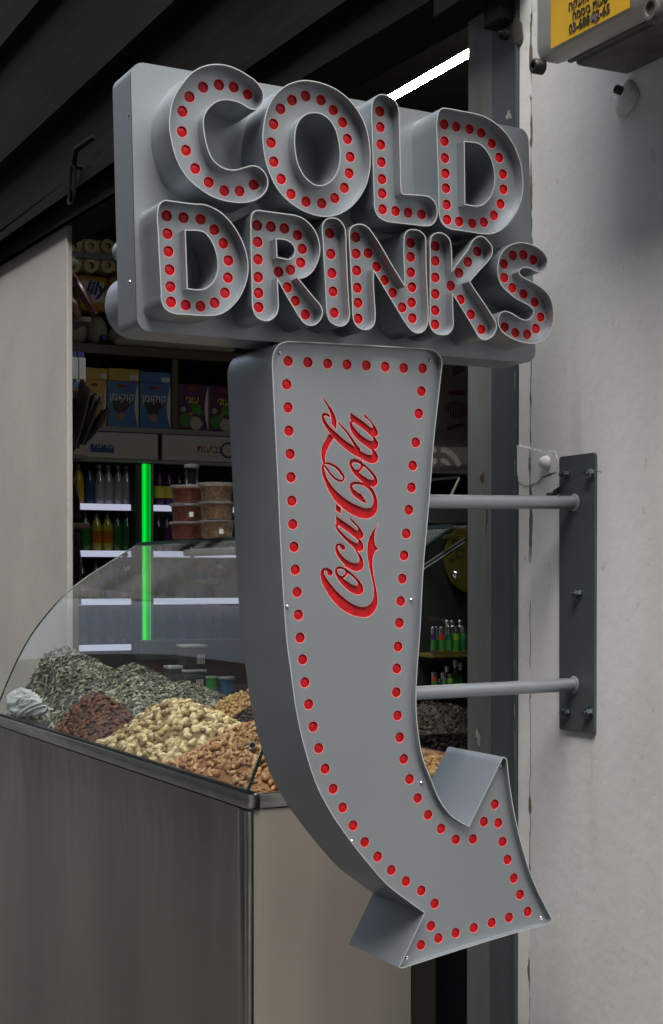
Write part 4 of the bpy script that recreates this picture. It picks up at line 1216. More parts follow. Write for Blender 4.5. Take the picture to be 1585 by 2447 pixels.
def packet(a, b, wpx, y, m, label, group, cat='packet', name='long_packet'):
    """long flat pouch between two photo points at depth y"""
    p, q = on(a[0], a[1], 1, y), on(b[0], b[1], 1, y)
    d = (q-p); L = d.length; d.normalize()
    s = Vector((d.z, 0, -d.x)); w_ = wpx*6/3740
    mb = MB(); n = 8; vs = []; fs = []
    rg = random.Random(int(a[0]*7+a[1]))
    for i in range(n+1):
        u = i/n; ww = w_*(.55+.45*sin(pi*min(max(u,.08),.92)))*(1+.08*rg.uniform(-1,1)); th = .006+.016*sin(pi*u)
        c = p+d*L*u + Vector((0, rg.uniform(-.003,.003), 0))
        vs += [c-s*ww/2, c+Vector((0,-th,0))-s*ww*.12, c+Vector((0,-th*.9,0))+s*ww*.2, c+s*ww/2, c+Vector((0,th,0))]
    for i in range(n):
        for k in range(5): fs.append((i*5+k, i*5+(k+1) % 5, (i+1)*5+(k+1) % 5, (i+1)*5+k))
    fs += [tuple(range(5)), tuple(range(n*5, n*5+5))[::-1]]
    return tag(mb.add(vs, fs).build(name, m, None, smooth=50), label, cat, group)
rg = random.Random(11)
for k in range(12):
    bx = 168+k*4.0; tx = 196+k*6.2
    packet((bx, 1082-k*3+rg.uniform(-5,5)), (tx, 905+k*8+rg.uniform(-12,12)), 15, YR-.06-.012*(k % 4), PKT[k % 2],
           f'long dark vacuum packet, {ords[k] if k < 10 else ["eleventh","twelfth"][k-10]} from the left in the fan before the yellow cereal box', 'fanned dark packets')
for k in range(4):
    packet((168+k*7, 1240), (163+k*5, 1118+k*10), 16, YR-.03-.01*k, PKT[0], f'dark brown packet, {ords[k]} from the grey wall, between the second and third rack shelves', 'brown packets on the rack')
for k in range(4):
    packet((166+k*8, 1445), (164+k*7, 1272), 17, YR-.03-.01*k, PKT[1-k % 2], f'dark packet, {ords[k]} from the grey wall, hanging below the lowest rack shelf', 'dark packets under the rack')
packet((228, 752), (163, 640), 30, YR-.05, PKT[2], 'maroon shiny bag leaning on the top rack shelf', None, 'bag', 'snack_bag')
packet((190, 755), (158, 690), 34, YR-.02, plain('pale_red_bag', (0.22,0.10,0.09), .4, var=.6, scale=18), 'pale bag with red print behind the maroon bag', None, 'bag', 'snack_bag')
FOIL = plain('foil', (0.55,0.56,0.55), .2, metal=.8)
packet((158, 612), (186, 632), 26, YR-.06, FOIL, 'crumpled silver foil tip sticking out above the maroon bag', None, 'foil', 'foil_wrap')

# ------------------------------------------------------------------ glass display counter
XF, YN, YF_, ZD = 1.417, 3.287, 5.60, 0.985
ct = thing('display_counter', 'stainless steel display counter with a curved glass top holding heaps of nuts and seeds', 'counter', loc=(1.8, 4.4, -.16))
bpy.context.view_layer.update()
ZT = 1.0
XR = 1.848
# front: sheet panel, top rail, corner trim
place(MB().box((XF+.006, YN+.02, -0.165), (XF+.02, 5.66, ZT-.036), 0).build('front_panel', STAIN, ct))
place(MB().box((XF, YN, ZT-.034), (XF+.030, 5.66, ZT), .003).build('top_rail', STAINT, ct, smooth=30))
place(MB().box((XF+.0045, YN+.0, ZT-.0385), (XF+.03, 5.66, ZT-.0345), 0).build('shadow_gap', SEAM, ct))
place(MB().box((XF, YN, -0.165), (XF+.016, YN+.020, ZT-.039), .0025).build('corner_trim', STAINT, ct, smooth=30))
place(MB().box((XF+.0035, YN+.0205, -0.165), (XF+.016, YN+.024, ZT-.039)).build('shadow_gap', SEAM, ct))
place(MB().box((XF+.001, YN+.0245, -0.165), (XF+.016, YN+.060, ZT-.039), .002).build('corner_trim', STAIN, ct, smooth=30))
ENDM = mat('stainless_end', (0.72, 0.655, 0.565), 0.36, 0.4, col2=(0.52, 0.47, 0.41), scale=4.5, det=1, rvar=0.10, stretch=(1, 1, .25), bump=0.5, bscale=1.6, dist=0.03)  # beige reflection and its darker bands put into the colour
place(MB().box((XF+.0165, YN+.004, -0.165), (XR, YN+.016, ZT-.036), 0).build('end_panel', ENDM, ct))
place(MB().box((XF+.0305, YN, ZT-.034), (XR, YN+.03, ZT), .003).build('top_rail', STAINT, ct, smooth=30))
# brackish joints: rubber seal and inner lip along the glass foot
place(MB().box((XF+.010, YN+.006, ZT+.0005), (XF+.020, 5.66, ZT+.006), .001).build('rubber_seal', BLACK, ct))
place(MB().box((XF+.0215, YN+.0315, ZT-.012), (XF+.034, 5.66, ZT+.002), .001).build('inner_lip', STAINT, ct))
place(MB().box((XF+.035, YN+.032, ZD-.012), (2.55, 5.66, ZD), 0).build('tray_floor', STAINT, ct))
place(MB().box((XF+.036, YN+.20, -0.14), (2.55, 5.65, ZD-.02), 0).build('cabinet', DARK, ct))
# glass profile in x-z
PR = [(1.4215,1.006),(1.434,1.035),(1.452,1.08),(1.478,1.14),(1.512,1.21),(1.556,1.285),(1.61,1.355),(1.68,1.43),(1.757,1.49),(1.85,1.548),(1.965,1.618)]
prof = catmull([('c',)+PR[0]]+PR[1:-1]+[('c',)+PR[-1]], False, .02)
mb = MB(); n = len(prof)
mb.add([(p.x, YN+.012, p.y) for p in prof] + [(p.x, YF_, p.y) for p in prof], [(i, i+1, n+i+1, n+i) for i in range(n-1)])
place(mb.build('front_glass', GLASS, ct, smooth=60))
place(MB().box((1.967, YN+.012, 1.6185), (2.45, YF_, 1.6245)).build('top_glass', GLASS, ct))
for y, r_ in ((YN+.010, .0042), (YF_, .0030)):
    place(MB().tube([(p.x, y, p.y) for p in prof], r_, 8).build('glass_edge', GEDGE, ct, smooth=60))
place(MB().box((1.962, YN+.01, 1.612), (1.968, YF_, 1.6275), .001).build('glass_edge', GEDGE, ct))
place(MB().box((2.10, YN+.3, 1.575), (2.16, YF_-.12, 1.600), .006).build('reflection_strip', mat('reflection_strip_alu', (0.55,0.56,0.57), .35, .6), ct, smooth=40))  # pale strip put in for a tube's reflection below the glass top
place(MB().tube([(2.13, YF_-.14, 1.61), (2.13, YF_-.14, 1.57)], .008, 8).build('strip_bracket', CHROME, ct, smooth=40))
for px, py in ((300,1327),(305,1357)):
    p = on(px, py, 1, YF_-.02)
    place(MB().lathe([(.010,-.006),(.012,0),(.010,.006)], p, Vector((-.55,0,.8)), 14).build('glass_clip', BLACK if py < 1340 else CHROME, ct, smooth=40))
# inner dividers between the trays
DIV = glass('divider_glass', (0.85,0.9,0.88), 1.2, 0.05)
place(MB().box((1.99, YN+.04, ZD+.001), (2.0, 5.55, ZD+.075)).build('tray_divider', CHROME, ct))
mb = MB()
mb.box((2.02, YN+.40, ZD+.002), (2.52, YN+.412, ZD+.085), .002)
place(mb.build('tray_divider', CHROME, ct))
place(MB().box((2.01, YN+.17, ZD+.002), (2.54, YN+.182, ZD+.062), .002).build('tray_divider', CHROME, ct))

# ---------------------------------------------------------------- heaps
def ico(sub, r=1.0):
    bm = bmesh.new(); bmesh.ops.create_icosphere(bm, subdivisions=sub, radius=r)
    bm.verts.index_update()
    v = [v.co.copy() for v in bm.verts]; f = [[q.index for q in fc.verts] for fc in bm.faces]; bm.free(); return v, f
I1, I2 = ico(1), ico(2)
def v_seed():
    v, f = I1; return [Vector((p.x*.0105*(1 if p.x < 0 else .92), p.y*.0036*(1-.35*p.x), p.z*.0016)) for p in v], f
def v_almond():
    v, f = I2; return [Vector((p.x*.0115, p.y*.0068*(1-.38*p.x), p.z*.0044)) for p in v], f
def v_pist():
    vs = []; fs = []
    v, f = I2
    for s in (1, -1):
        n = len(vs); t = .17
        for p in v:
            q = Vector((p.x*.0108*(1+.10*p.x), p.y*.0066, (max(p.z*s, -.05))*s*.0062 + s*.0006))
            a = t*s; x = q.x+.0105
            vs.append(Vector((x*cos(a)-.0105+q.z*0, q.y, q.z+x*sin(a)*.55)))
        fs += [[i+n for i in q] for q in f]
    n = len(vs)
    vs += [Vector((p.x*.0085+.0012, p.y*.0048, p.z*.0042)) for p in I1[0]]
    fs += [[i+n for i in q] for q in I1[1]]
    return vs, fs
def v_cash():
    vs = []; fs = []; n, m = 9, 8
    for i in range(n):
        u = i/(n-1); a = -1.25+2.5*u
        c = Vector((.0085*sin(a), .0085*cos(a)-.0045, 0)); d = Vector((cos(a), -sin(a), 0)); s = Vector((sin(a), cos(a), 0))
        r = .0052*sqrt(max(.03, 1-(2*u-1)**2*.93))*(1.12-.25*u)
        for k in range(m):
            t = 2*pi*k/m; vs.append(c+s*cos(t)*r+Vector((0,0,1))*sin(t)*r*.9)
    for i in range(n-1):
        for k in range(m): fs.append((i*m+k, i*m+(k+1) % m, (i+1)*m+(k+1) % m, (i+1)*m+k))
    fs += [tuple(range(m))[::-1], tuple(range((n-1)*m, n*m))]
    return vs, fs
def v_chick():
    v, f = I2; return [p*.0066*(1+.07*sin(p.x*7)+.06*sin(p.y*9+1)) for p in v], f
def v_rais():
    v, f = I2; return [Vector((p.x*.0075, p.y*.0048, p.z*.0042))*(1+.12*sin(p.x*9+p.y*7)+.1*sin(p.z*11)) for p in v], f
ALLH = []
def height(x, y, hs):
    h = 0
    for cx, cy, rx, ry, H, pw in hs:
        r = sqrt(((x-cx)/rx)**2+((y-cy)/ry)**2)
        if r < 1: h = max(h, H*(1-r**pw))
    f = min(1, max(0, (x-XF-.030)/.13))**.75 * min(1, max(0, (y-YN-.028)/.10))**.6 * min(1, max(0, (5.60-y)/.10))**.5
    return h*f
def heap(name, label, cat, hs, item, count, m, seed, size=1.0, tilt=.5, layers=1, clip=None, flat=False, jit=.15, other=()):
    rg = random.Random(seed); mb = MB()
    V0, F0 = item
    # the body under the loose pieces
    x0 = min(h[0]-h[2] for h in hs); x1 = max(h[0]+h[2] for h in hs); y0 = min(h[1]-h[3] for h in hs); y1 = max(h[1]+h[3] for h in hs)
    nx = 34; vs = []; fs = []
    for i in range(nx+1):
        for j in range(nx+1):
            x = x0+(x1-x0)*i/nx; y = y0+(y1-y0)*j/nx
            x = min(max(x, XF+.037), 2.53); y = min(max(y, YN+.034), 5.588)
            vs.append((x, y, ZD+max(-.002, height(x, y, hs)-.007)))
    for i in range(nx):
        for j in range(nx):
            a = i*(nx+1)+j; fs.append((a, a+nx+1, a+nx+2, a+1))
    mb.add(vs, fs, 0, .0)
    k = 0; tries = 0
    while k < count and tries < count*30:
        tries += 1
        x = rg.uniform(x0, x1); y = rg.uniform(y0, y1)
        if not (XF+.046 < x < 2.5 and YN+.046 < y < 5.58): continue
        h = height(x, y, hs)
        if h < .004 or any(height(x, y, o) > h+.004 for o in other): continue
        e = .01
        gx = (height(x+e, y, hs)-height(x-e, y, hs))/(2*e); gy = (height(x, y+e, hs)-height(x, y-e, hs))/(2*e)
        nrm = Vector((-gx, -gy, 1)).normalized()
        nrm = (nrm+Vector((rg.gauss(0,tilt), rg.gauss(0,tilt), rg.gauss(0,tilt*.5)))*.6).normalized()
        q = nrm.to_track_quat('Z', 'Y').to_matrix() @ Matrix.Rotation(rg.uniform(0, 2*pi), 3, 'Z')
        if rg.random() < .5: q = q @ Matrix.Rotation(pi, 3, 'X')
        s = size*(1+rg.uniform(-jit, jit))
        c = Vector((x, y, ZD+h+rg.uniform(-.006, .003)))
        mb.add([c+q @ (p*s) for p in V0], F0, 0, rg.random())
        k += 1
    o = mb.build(name, m, None, smooth=50, tint=True)
    return tag(o, label, cat, kind='stuff')
H_SEED = [(1.62,5.40,.42,.72,.262,1.2),(1.78,5.12,.36,.60,.215,1.15),(1.90,4.96,.34,.50,.16,1.2)]
H_ALM = [(1.555,4.90,.20,.38,.145,1.3)]
H_PIS = [(1.63,4.30,.30,.36,.150,1.35)]
H_CAS = [(1.62,3.62,.34,.44,.145,1.5)]
H_CHK = [(2.03,4.62,.24,.36,.150,1.6)]
H_RAI = [(1.90,4.22,.17,.34,.150,1.6)]
H_SD2 = [(2.30,3.98,.30,.26,.145,1.8)]
H_RA2 = [(2.20,3.55,.28,.12,.075,2.5)]
H_CH2 = [(1.98,3.38,.30,.10,.055,3)]
M_SEED = mat('sunflower_seed', (0.3,.3,.2), .55, attr=[(0.035,0.035,0.024),(0.11,0.11,0.075),(0.30,0.29,0.21)])
M_ALM = mat('almond_skin', (.2,.1,.05), .6, attr=[(0.045,0.014,0.008),(0.11,0.036,0.016),(0.17,0.065,0.028)], bump=.3, bscale=250)
M_PIS = mat('pistachio_shell', (.5,.4,.2), .5, attr=[(0.22,0.14,0.06),(0.60,0.47,0.24),(0.80,0.66,0.40)])
M_CAS = mat('cashew_nut', (.5,.3,.1), .5, attr=[(0.32,0.15,0.06),(0.50,0.27,0.12),(0.64,0.42,0.22)])
M_CHK = mat('chickpea', (.5,.3,.1), .6, attr=[(0.32,0.18,0.07),(0.48,0.30,0.12)])
M_RAI = mat('raisin', (.1,.05,.05), .45, attr=[(0.018,0.008,0.006),(0.06,0.028,0.018)])
M_SD2 = mat('brown_seed', (.1,.1,.05), .6, attr=[(0.035,0.027,0.018),(0.14,0.11,0.07)])
heap('seed_heap', 'big grey-green heap of unshelled sunflower seeds at the far left under the curved glass', 'seeds', H_SEED, v_seed(), 6000, M_SEED, 1, 1.5, .6, other=(H_ALM, H_CHK, H_RAI))
heap('almond_heap', 'dark reddish-brown heap of almonds between the grey seeds and the pistachios', 'almonds', H_ALM, v_almond(), 1000, M_ALM, 2, 1.15, .5)
heap('pistachio_heap', 'pale heap of split-shell pistachios in the middle of the counter front', 'pistachios', H_PIS, v_pist(), 950, M_PIS, 3, 1.34, .8)
heap('cashew_heap', 'orange-brown heap of roasted cashews at the near corner of the counter', 'cashews', H_CAS, v_cash(), 1600, M_CAS, 4, 1.22, .9)
heap('chickpea_heap', 'light tan heap of roasted chickpeas behind the raisins', 'chickpeas', H_CHK, v_chick(), 700, M_CHK, 5, 1.05, 1)
heap('raisin_heap', 'dark brown heap of raisins behind the pistachios', 'raisins', H_RAI, v_rais(), 800, M_RAI, 6, .95, 1)
heap('seed_heap', 'dark brown seed heap seen in the gap between the arrow and the grey post', 'seeds', H_SD2, v_seed(), 1500, M_SD2, 7, 1.0, .8)
heap('raisin_heap', 'black dried fruit heap in the chrome-edged tray seen right of the arrow', 'dried fruit', H_RA2, v_rais(), 500, M_RAI, 8, 1.3, 1)
heap('chickpea_heap', 'tan chickpeas in the nearest tray, seen just above the upper barb of the arrow', 'chickpeas', H_CH2, v_chick(), 420, M_CHK, 9, 1.35, 1)
# plastic bag at the far left
BAG = mat('white_plastic_bag', (0.62,0.64,0.66), .35, 0, var=.2, scale=20, bump=1.0, bscale=35, dist=.01)
bm = bmesh.new(); bmesh.ops.create_icosphere(bm, subdivisions=6, radius=1)
rg = random.Random(5); PLN = []
for _ in range(70):
    n_ = Vector((rg.gauss(0,1), rg.gauss(0,1), rg.gauss(0,1))).normalized(); PLN.append((n_, rg.uniform(.72, 1.05)))
for v in bm.verts:
    d_ = v.co.normalized()
    r_ = min((k_/max(1e-3, n_.dot(d_)) for n_, k_ in PLN if n_.dot(d_) > .2), default=1)
    r_ = min(r_, 1.15) - .10*abs(sin(d_.dot(Vector((5,9,3)))+1.5*sin(d_.dot(Vector((-3,7,8))))))
    v.co = Vector((d_.x*r_*.055, d_.y*r_*.33*(1+.1*d_.z), d_.z*r_*.075))
bg_ = MB().bm(bm, M=Matrix.Translation((1.493, 5.40, ZD+.050))).build('plastic_bag', BAG, None, smooth=25)
tag(bg_, 'crumpled white plastic bag lying in front of the grey seeds at the left edge', 'bag')
# chrome scoop handle in the cashews
p = on(603, 1797, 1, 3.56)
sc_ = thing('scoop', 'small chrome scoop handle sticking out of the cashews', 'scoop', loc=p)
bpy.context.view_layer.update()
place(MB().lathe([(.008,0),(.010,.004),(.010,.05),(.007,.05),(.007,.006)], p, Vector((-.3,-.7,.35)), 18, cap=False).build('handle_tube', CHROME, sc_, smooth=50))
place(MB().tube([p+Vector((0,.005,0)), p+Vector((.06,.10,-.05))], .006, 8).build('handle', CHROME, sc_, smooth=50))

# jars and pots at the back of the case
JAR = plain('dark_jar_content', (0.02,0.018,0.016), .35); LIDC = plain('clear_lid', (0.30,0.31,0.30), .25)
def pot(name, label, cat, group, px0, py0, px1, py1, y, body, lid, square=False, tape=0, tagm=None):
    a = on(px0, py1, 1, y); b = on(px1, py1, 1, y); zt = on((px0+px1)/2, py0, 1, y).z; z0 = a.z; r = (b.x-a.x)/2*.97
    c = Vector(((a.x+b.x)/2, y+r, z0))
    o = thing(name, label, cat, group, loc=c); bpy.context.view_layer.update()
    H = zt-z0
    if square:
        place(MB().box((c.x-r, c.y-r, z0), (c.x+r, c.y+r, z0+H*.86), r*.18).build('pot_body', body, o, smooth=40))
        place(MB().box((c.x-r*1.04, c.y-r*1.04, z0+H*.87), (c.x+r*1.04, c.y+r*1.04, z0+H), r*.1).build('lid', lid, o, smooth=40))
    else:
        place(MB().lathe([(r*.82,0),(r*.86,H*.05),(r*.95,H*.84)], (c.x,c.y,z0), (0,0,1), 26).build('pot_body', body, o, smooth=40))
        place(MB().lathe([(r,H*.86),(r*1.04,H*.88),(r*1.04,H*.97),(r*.9,H)], (c.x,c.y,z0), (0,0,1), 26).build('lid', lid, o, smooth=40))
    if tagm:
        place(MB().box((c.x+r*.05, c.y-r-.0012, z0+H*.18), (c.x+r*.75, c.y-r-.0004, z0+H*.60)).build('barcode_label', tagm, o))
    return o
BAR = bpy.data.materials.new('barcode_print'); BAR.use_nodes = True
tt = BAR.node_tree; bb = tt.nodes['Principled BSDF']
tc = nd(tt, 'ShaderNodeTexCoord'); wv = nd(tt, 'ShaderNodeTexWave'); wv.inputs['Scale'].default_value = 55; wv.inputs['Distortion'].default_value = 0
mpb = nd(tt, 'ShaderNodeMapping'); tt.links.new(tc.outputs['Object'], mpb.inputs[0]); tt.links.new(mpb.outputs[0], wv.inputs['Vector'])
crb = nd(tt, 'ShaderNodeValToRGB'); crb.color_ramp.interpolation = 'CONSTANT'; crb.color_ramp.elements[0].color = (.04,.04,.04,1); crb.color_ramp.elements[1].position = .42; crb.color_ramp.elements[1].color = (.45,.45,.45,1)
tt.links.new(wv.outputs['Fac'], crb.inputs[0]); tt.links.new(crb.outputs[0], bb.inputs['Base Color'])
gj = 'black jars at the back of the case'
pot('black_jar', 'upper black square jar with a barcode label, standing on another jar', 'jar', gj, 441, 1541, 497, 1598, 5.25, JAR, LIDC, True, tagm=BAR)
pot('black_jar', 'lower black square jar with a barcode label, under the upper one', 'jar', gj, 439, 1600, 495, 1660, 5.25, JAR, LIDC, True, tagm=BAR)
pot('black_jar', 'black jar with a clear lid directly left of the two stacked jars', 'jar', gj, 403, 1591, 438, 1655, 5.27, JAR, LIDC, True)
gp = 'small colored pots behind the chickpeas'
pot('small_pot', 'small bright green pot right of the black jars', 'pot', gp, 498, 1617, 526, 1668, 5.2, plain('green_pot', (0.02,0.22,0.03), .4), plain('green_lid', (0.10,0.30,0.14), .3))
pot('small_pot', 'small blue pot next to the green one', 'pot', gp, 530, 1618, 568, 1668, 5.2, plain('blue_pot', (0.02,0.10,0.20), .4), LIDC)
pot('small_pot', 'small red pot left of the black jars, behind the grey seeds', 'pot', gp, 400, 1637, 430, 1668, 5.2, plain('red_pot', (0.32,0.02,0.02), .4), plain('red_lid', (0.35,0.05,0.05), .4))
o = thing('drawer_unit', 'dark red and black drawer front behind the black jars', 'drawer', loc=(2.6, 5.5, 1.1)); bpy.context.view_layer.update()
DRED = plain('dark_red_panel', (0.05,0.010,0.010), .5)
a = on(345, 1620, 1, 5.9); b = on(640, 1560, 1, 5.9)
place(MB().box((a.x, 5.9, 0.02), (b.x+.4, 5.95, b.z-.02), .004).build('drawer_front', DRED, o))
place(MB().box((a.x-.02, 5.885, b.z-.018), (b.x+.42, 5.96, b.z+.06), .004).build('drawer_top', plain('black_top', (0.03,0.033,0.033), .3), o))

# tubs stacked on the glass top
TB1 = mat('dried_fruit_fill', (0.55,0.17,0.09), .5, 0, col2=(0.16,0.04,0.025), scale=70, bump=.8, bscale=80)
TB2 = mat('nut_mix_fill', (0.78,0.60,0.40), .5, 0, col2=(0.28,0.14,0.07), scale=80, bump=.8, bscale=90)
def tub(px0, px1, zb, h, y, fill_, label, labeled):
    a = on(px0, 1290, 1, y); b = on(px1, 1290, 1, y); r = (b.x-a.x)/2; c = ((a.x+b.x)/2, y, zb)
    o = thing('snack_tub', label, 'tub', 'clear tubs stacked on the glass counter top', loc=c); bpy.context.view_layer.update()
    place(MB().lathe([(r*.775,.002),(r*.81,h*.1),(r*.895,h*.80),(r*.3,h*.83)], c, (0,0,1), 26).build('filling', fill_, o, smooth=40))
    place(MB().lathe([(r*.78,0),(r*.82,h*.04),(r*.91,h*.84),(r*.98,h*.85)], c, (0,0,1), 30, cap=False).build('tub_wall', CLEAR, o, smooth=40))
    place(MB().lathe([(r*1.0,h*.85),(r*1.03,h*.87),(r*1.03,h*.93),(r*.95,h*.985),(r*.3,h*.985)], c, (0,0,1), 30).build('lid', glass('lid_plastic', (.88,.88,.86), 2.0, .12, .12), o, smooth=40))
    if labeled:
        ang = 1.45*pi; rr_ = r*.90
        q = Vector((c[0]+rr_*cos(ang), c[1]+rr_*sin(ang), zb+h*.35))
        place(MB().box((q.x-.007, q.y-.003, q.z-.008), (q.x+.007, q.y+.001, q.z+.008)).build('price_tag', WHITEINK, o))
hz = .0615
lvn = ['bottom', 'middle', 'top']
for k in range(3):
    tub(407+k, 487+k*2, 1.6255+k*hz, hz-.001, 4.98, TB1, f'clear tub of reddish dried fruit, {lvn[k]} of the left stack', k == 1)
    tub(478-k, 560-k, 1.6255+k*hz, hz-.001, 4.80, TB2, f'clear tub of pale nut mix, {lvn[k]} of the right stack beside the arrow', k == 0)
p = on(458, 1150, 1, 4.98)
o = thing('glass_jar', 'empty clear jar with ribbed neck standing on the left stack of tubs', 'jar', loc=(p.x, 4.98, 1.6255+3*hz)); bpy.context.view_layer.update()
zj = 1.6255+3*hz
place(MB().lathe([(.022,0),(.024,.004),(.022,.035),(.0245,.04),(.022,.046),(.0245,.052),(.022,.058),(.024,.066)], (p.x,4.98,zj), (0,0,1), 24, cap=False).build('jar_body', CLEAR, o, smooth=60))
place(MB().lathe([(.0255,.060),(.0255,.069),(.02,.071)], (p.x,4.98,zj), (0,0,1), 24).build('jar_rim', glass('jar_rim_glass', (.7,.72,.7), 3, .2, .1), o, smooth=50))

# ---------------------------------------------------------------- gap between arrow and posts
YG = 3.42
YSTD = plain('yellow_stand', (0.11,0.09,0.012), .45, var=.5, scale=14)
ls = thing('lighter_stand', 'black and yellow lighter display stand in the gap beside the grey post', 'display stand', loc=(2.1, YG, ZD)); bpy.context.view_layer.update()
z1_ = on(1060, 1562, 1, YG).z; z2_ = on(1060, 1652, 1, YG).z
xa = on(1029, 1500, 1, YG).x; xb_ = xa+.24
place(MB().box((xa, YG-.012, z1_-.010), (xb_, YG+.07, z1_), .002).build('tray', YSTD, ls))
place(MB().box((xa, YG-.012, z1_+.0005), (xb_, YG-.010, z1_+.006), .0005).build('tray_lip', YSTD, ls))
place(MB().box((xa+.0, YG-.012, z2_-.010), (xb_, YG+.07, z2_), .002).build('tray', plain('black_tray', (0.03,0.03,0.03), .4), ls))
place(MB().box((xa-.01, YG+.075, z2_-.01), (xb_, YG+.085, z1_+.30), .003).build('back_board', plain('black_board', (0.022,0.024,0.026), .35), ls))
place(MB().tube([(xb_-.05, YG+.06, ZD+.002), (xb_-.05, YG+.06, z1_-.011)], .012, 10).build('stand_pole', BLACK, ls, smooth=50))
# yellow round topper
c = on(1128, 1335, 1, YG+.05); R_ = .088
topper = []
for k in range(40):
    a = 2*pi*k/40; topper.append((c.x+R_*cos(a)*.86, c.z+R_*sin(a)))
mb = MB()
mb.add([(x, YG+.06, z) for x, z in topper]+[(x, YG+.066, z) for x, z in topper], [tuple(range(40)), tuple(range(40,80))[::-1]]+[(i, 40+i, 40+(i+1) % 40, (i+1) % 40) for i in range(40)])
place(mb.build('round_topper', YSTD, ls))
tpz = on(1090, 1278, 1, YG+.05)
place(MB().box((tpz.x-.03, YG+.059, tpz.z-.010), (c.x+.05, YG+.067, tpz.z), .001).build('topper_header', YSTD, ls))
for (a_, b_, c_, d_) in ((1084,1290,1104,1300),(1092,1312,1112,1330),(1076,1335,1086,1342)):
    p1, p2 = on(a_, b_, 1, YG+.055), on(c_, d_, 1, YG+.055)
    mb = MB(); t_ = .0012
    if a_ != 1076:
        for q0, q1 in (((p1.x,p1.z),(p2.x,p1.z)),((p1.x,p2.z),(p2.x,p2.z)),((p1.x,p1.z),(p1.x,p2.z))):
            mb.box((min(q0[0],q1[0])-t_, YG+.0575, min(q0[1],q1[1])-t_), (max(q0[0],q1[0])+t_, YG+.0585, max(q0[1],q1[1])+t_))
    else: mb.box((p1.x, YG+.0575, p1.z), (p2.x, YG+.0585, p2.z))
    place(mb.build('printed_frame', INK, ls))
p = on(1090, 1373, 1, YG+.03)
bm = bmesh.new(); bmesh.ops.create_uvsphere(bm, u_segments=20, v_segments=12, radius=.0125)
place(MB().bm(bm, M=Matrix.Translation(p)).build('chrome_knob', CHROME, ls, smooth=60))
pr_ = thing('prop_rod', 'thin grey steel rod slanting across the dark gap beside the arrow', 'rod', loc=on(1060,1335,1,YG-.06)); bpy.context.view_layer.update()
place(MB().tube([on(985, 1380, 1, YG-.06), on(1112, 1296, 1, YG-.06)], .0035, 8).build('rod', plain('rod_grey', (0.10,0.11,0.12), .35, metal=.6), pr_, smooth=50))
place(MB().tube([on(985, 1372, 1, YG-.05), on(1112, 1288, 1, YG-.05)], .0055, 8).build('sleeve', BLACK, pr_, smooth=50))
cols = {'violet': (0.05,0.02,0.12), 'green and red': (0.30,0.03,0.03), 'dark green': (0.01,0.09,0.04), 'lime green': (0.16,0.24,0.02), 'green': (0.03,0.16,0.03), 'red': (0.25,0.04,0.02), 'grey': (0.10,0.11,0.11), 'black': (0.03,0.03,0.03)}
LM = {k: plain('lighter_'+k.replace(' ', '_'), v, .2) for k, v in cols.items()}
def lighter(px, row, y, cname, label, h=.068, lift=0, r=.0064):
    z = (z1_ if row == 0 else z2_)+.0008+lift
    q = on(px, 1500, 1, y); r = r
    o = thing('lighter', label, 'lighter', 'lighters in the display stand', loc=(q.x, y, z)); bpy.context.view_layer.update()
    c = (q.x, y, z)
    place(MB().lathe([(r,0),(r,h*.72)], c, (0,0,1), 16).build('lighter_body', LM[cname], o, smooth=40))
    place(MB().lathe([(r*.98,h*.725),(r*.98,h*.96),(r*.6,h)], c, (0,0,1), 12).build('metal_hood', CHROME, o, smooth=40))
    place(MB().lathe([(r*1.02,h*.12),(r*1.02,h*.5)], c, (0,0,1), 16, cap=False).build('printed_band', LM['green' if cname != 'green' else 'dark green'], o, smooth=40))
for i, (px, cn_, nm) in enumerate(((1036,'violet','violet lighter at the left end of the yellow tray'),(1044,'green','green lighter second in the yellow tray'),(1056,'green and red','red-topped lighter third in the yellow tray'),(1073,'dark green','dark green lighter in the middle of the yellow tray'),(1090,'lime green','lime green lighter near the right of the yellow tray'),(1107,'green','green lighter half hidden by the post, in the yellow tray'))):
    lighter(px, 0, YG+(.002,.012,.001,.003,.001,.004)[i], cn_, nm, r=(.0066,.0070,.0074,.0088,.0084,.0080)[i])
for px, cn_, nm in ((1070,'grey','grey lighter standing behind the dark green one'),(1081,'grey','grey lighter in the back row of the yellow tray'),(1100,'black','black lighter in the back row by the post')):
    lighter(px, 0, YG+.035, cn_, nm, .083, r=.0078)
for px, cn_, nm, h in ((1038,'red','red and green lighter in the lower tray, leftmost',.05),(1060,'grey','grey lighter in the middle of the lower tray',.048),(1076,'lime green','lime lighter in the lower tray',.044),(1051,'black','small black lighter in the lower tray',.032),(1068,'black','black lighter at the back of the lower tray',.062),(1088,'grey','tall grey lighter at the back of the lower tray',.078),(1100,'black','black lighter at the back of the lower tray by the post',.070)):
    lighter(px, 1, YG+(.004 if h < .06 else .036), cn_, nm, h, r=.0072)
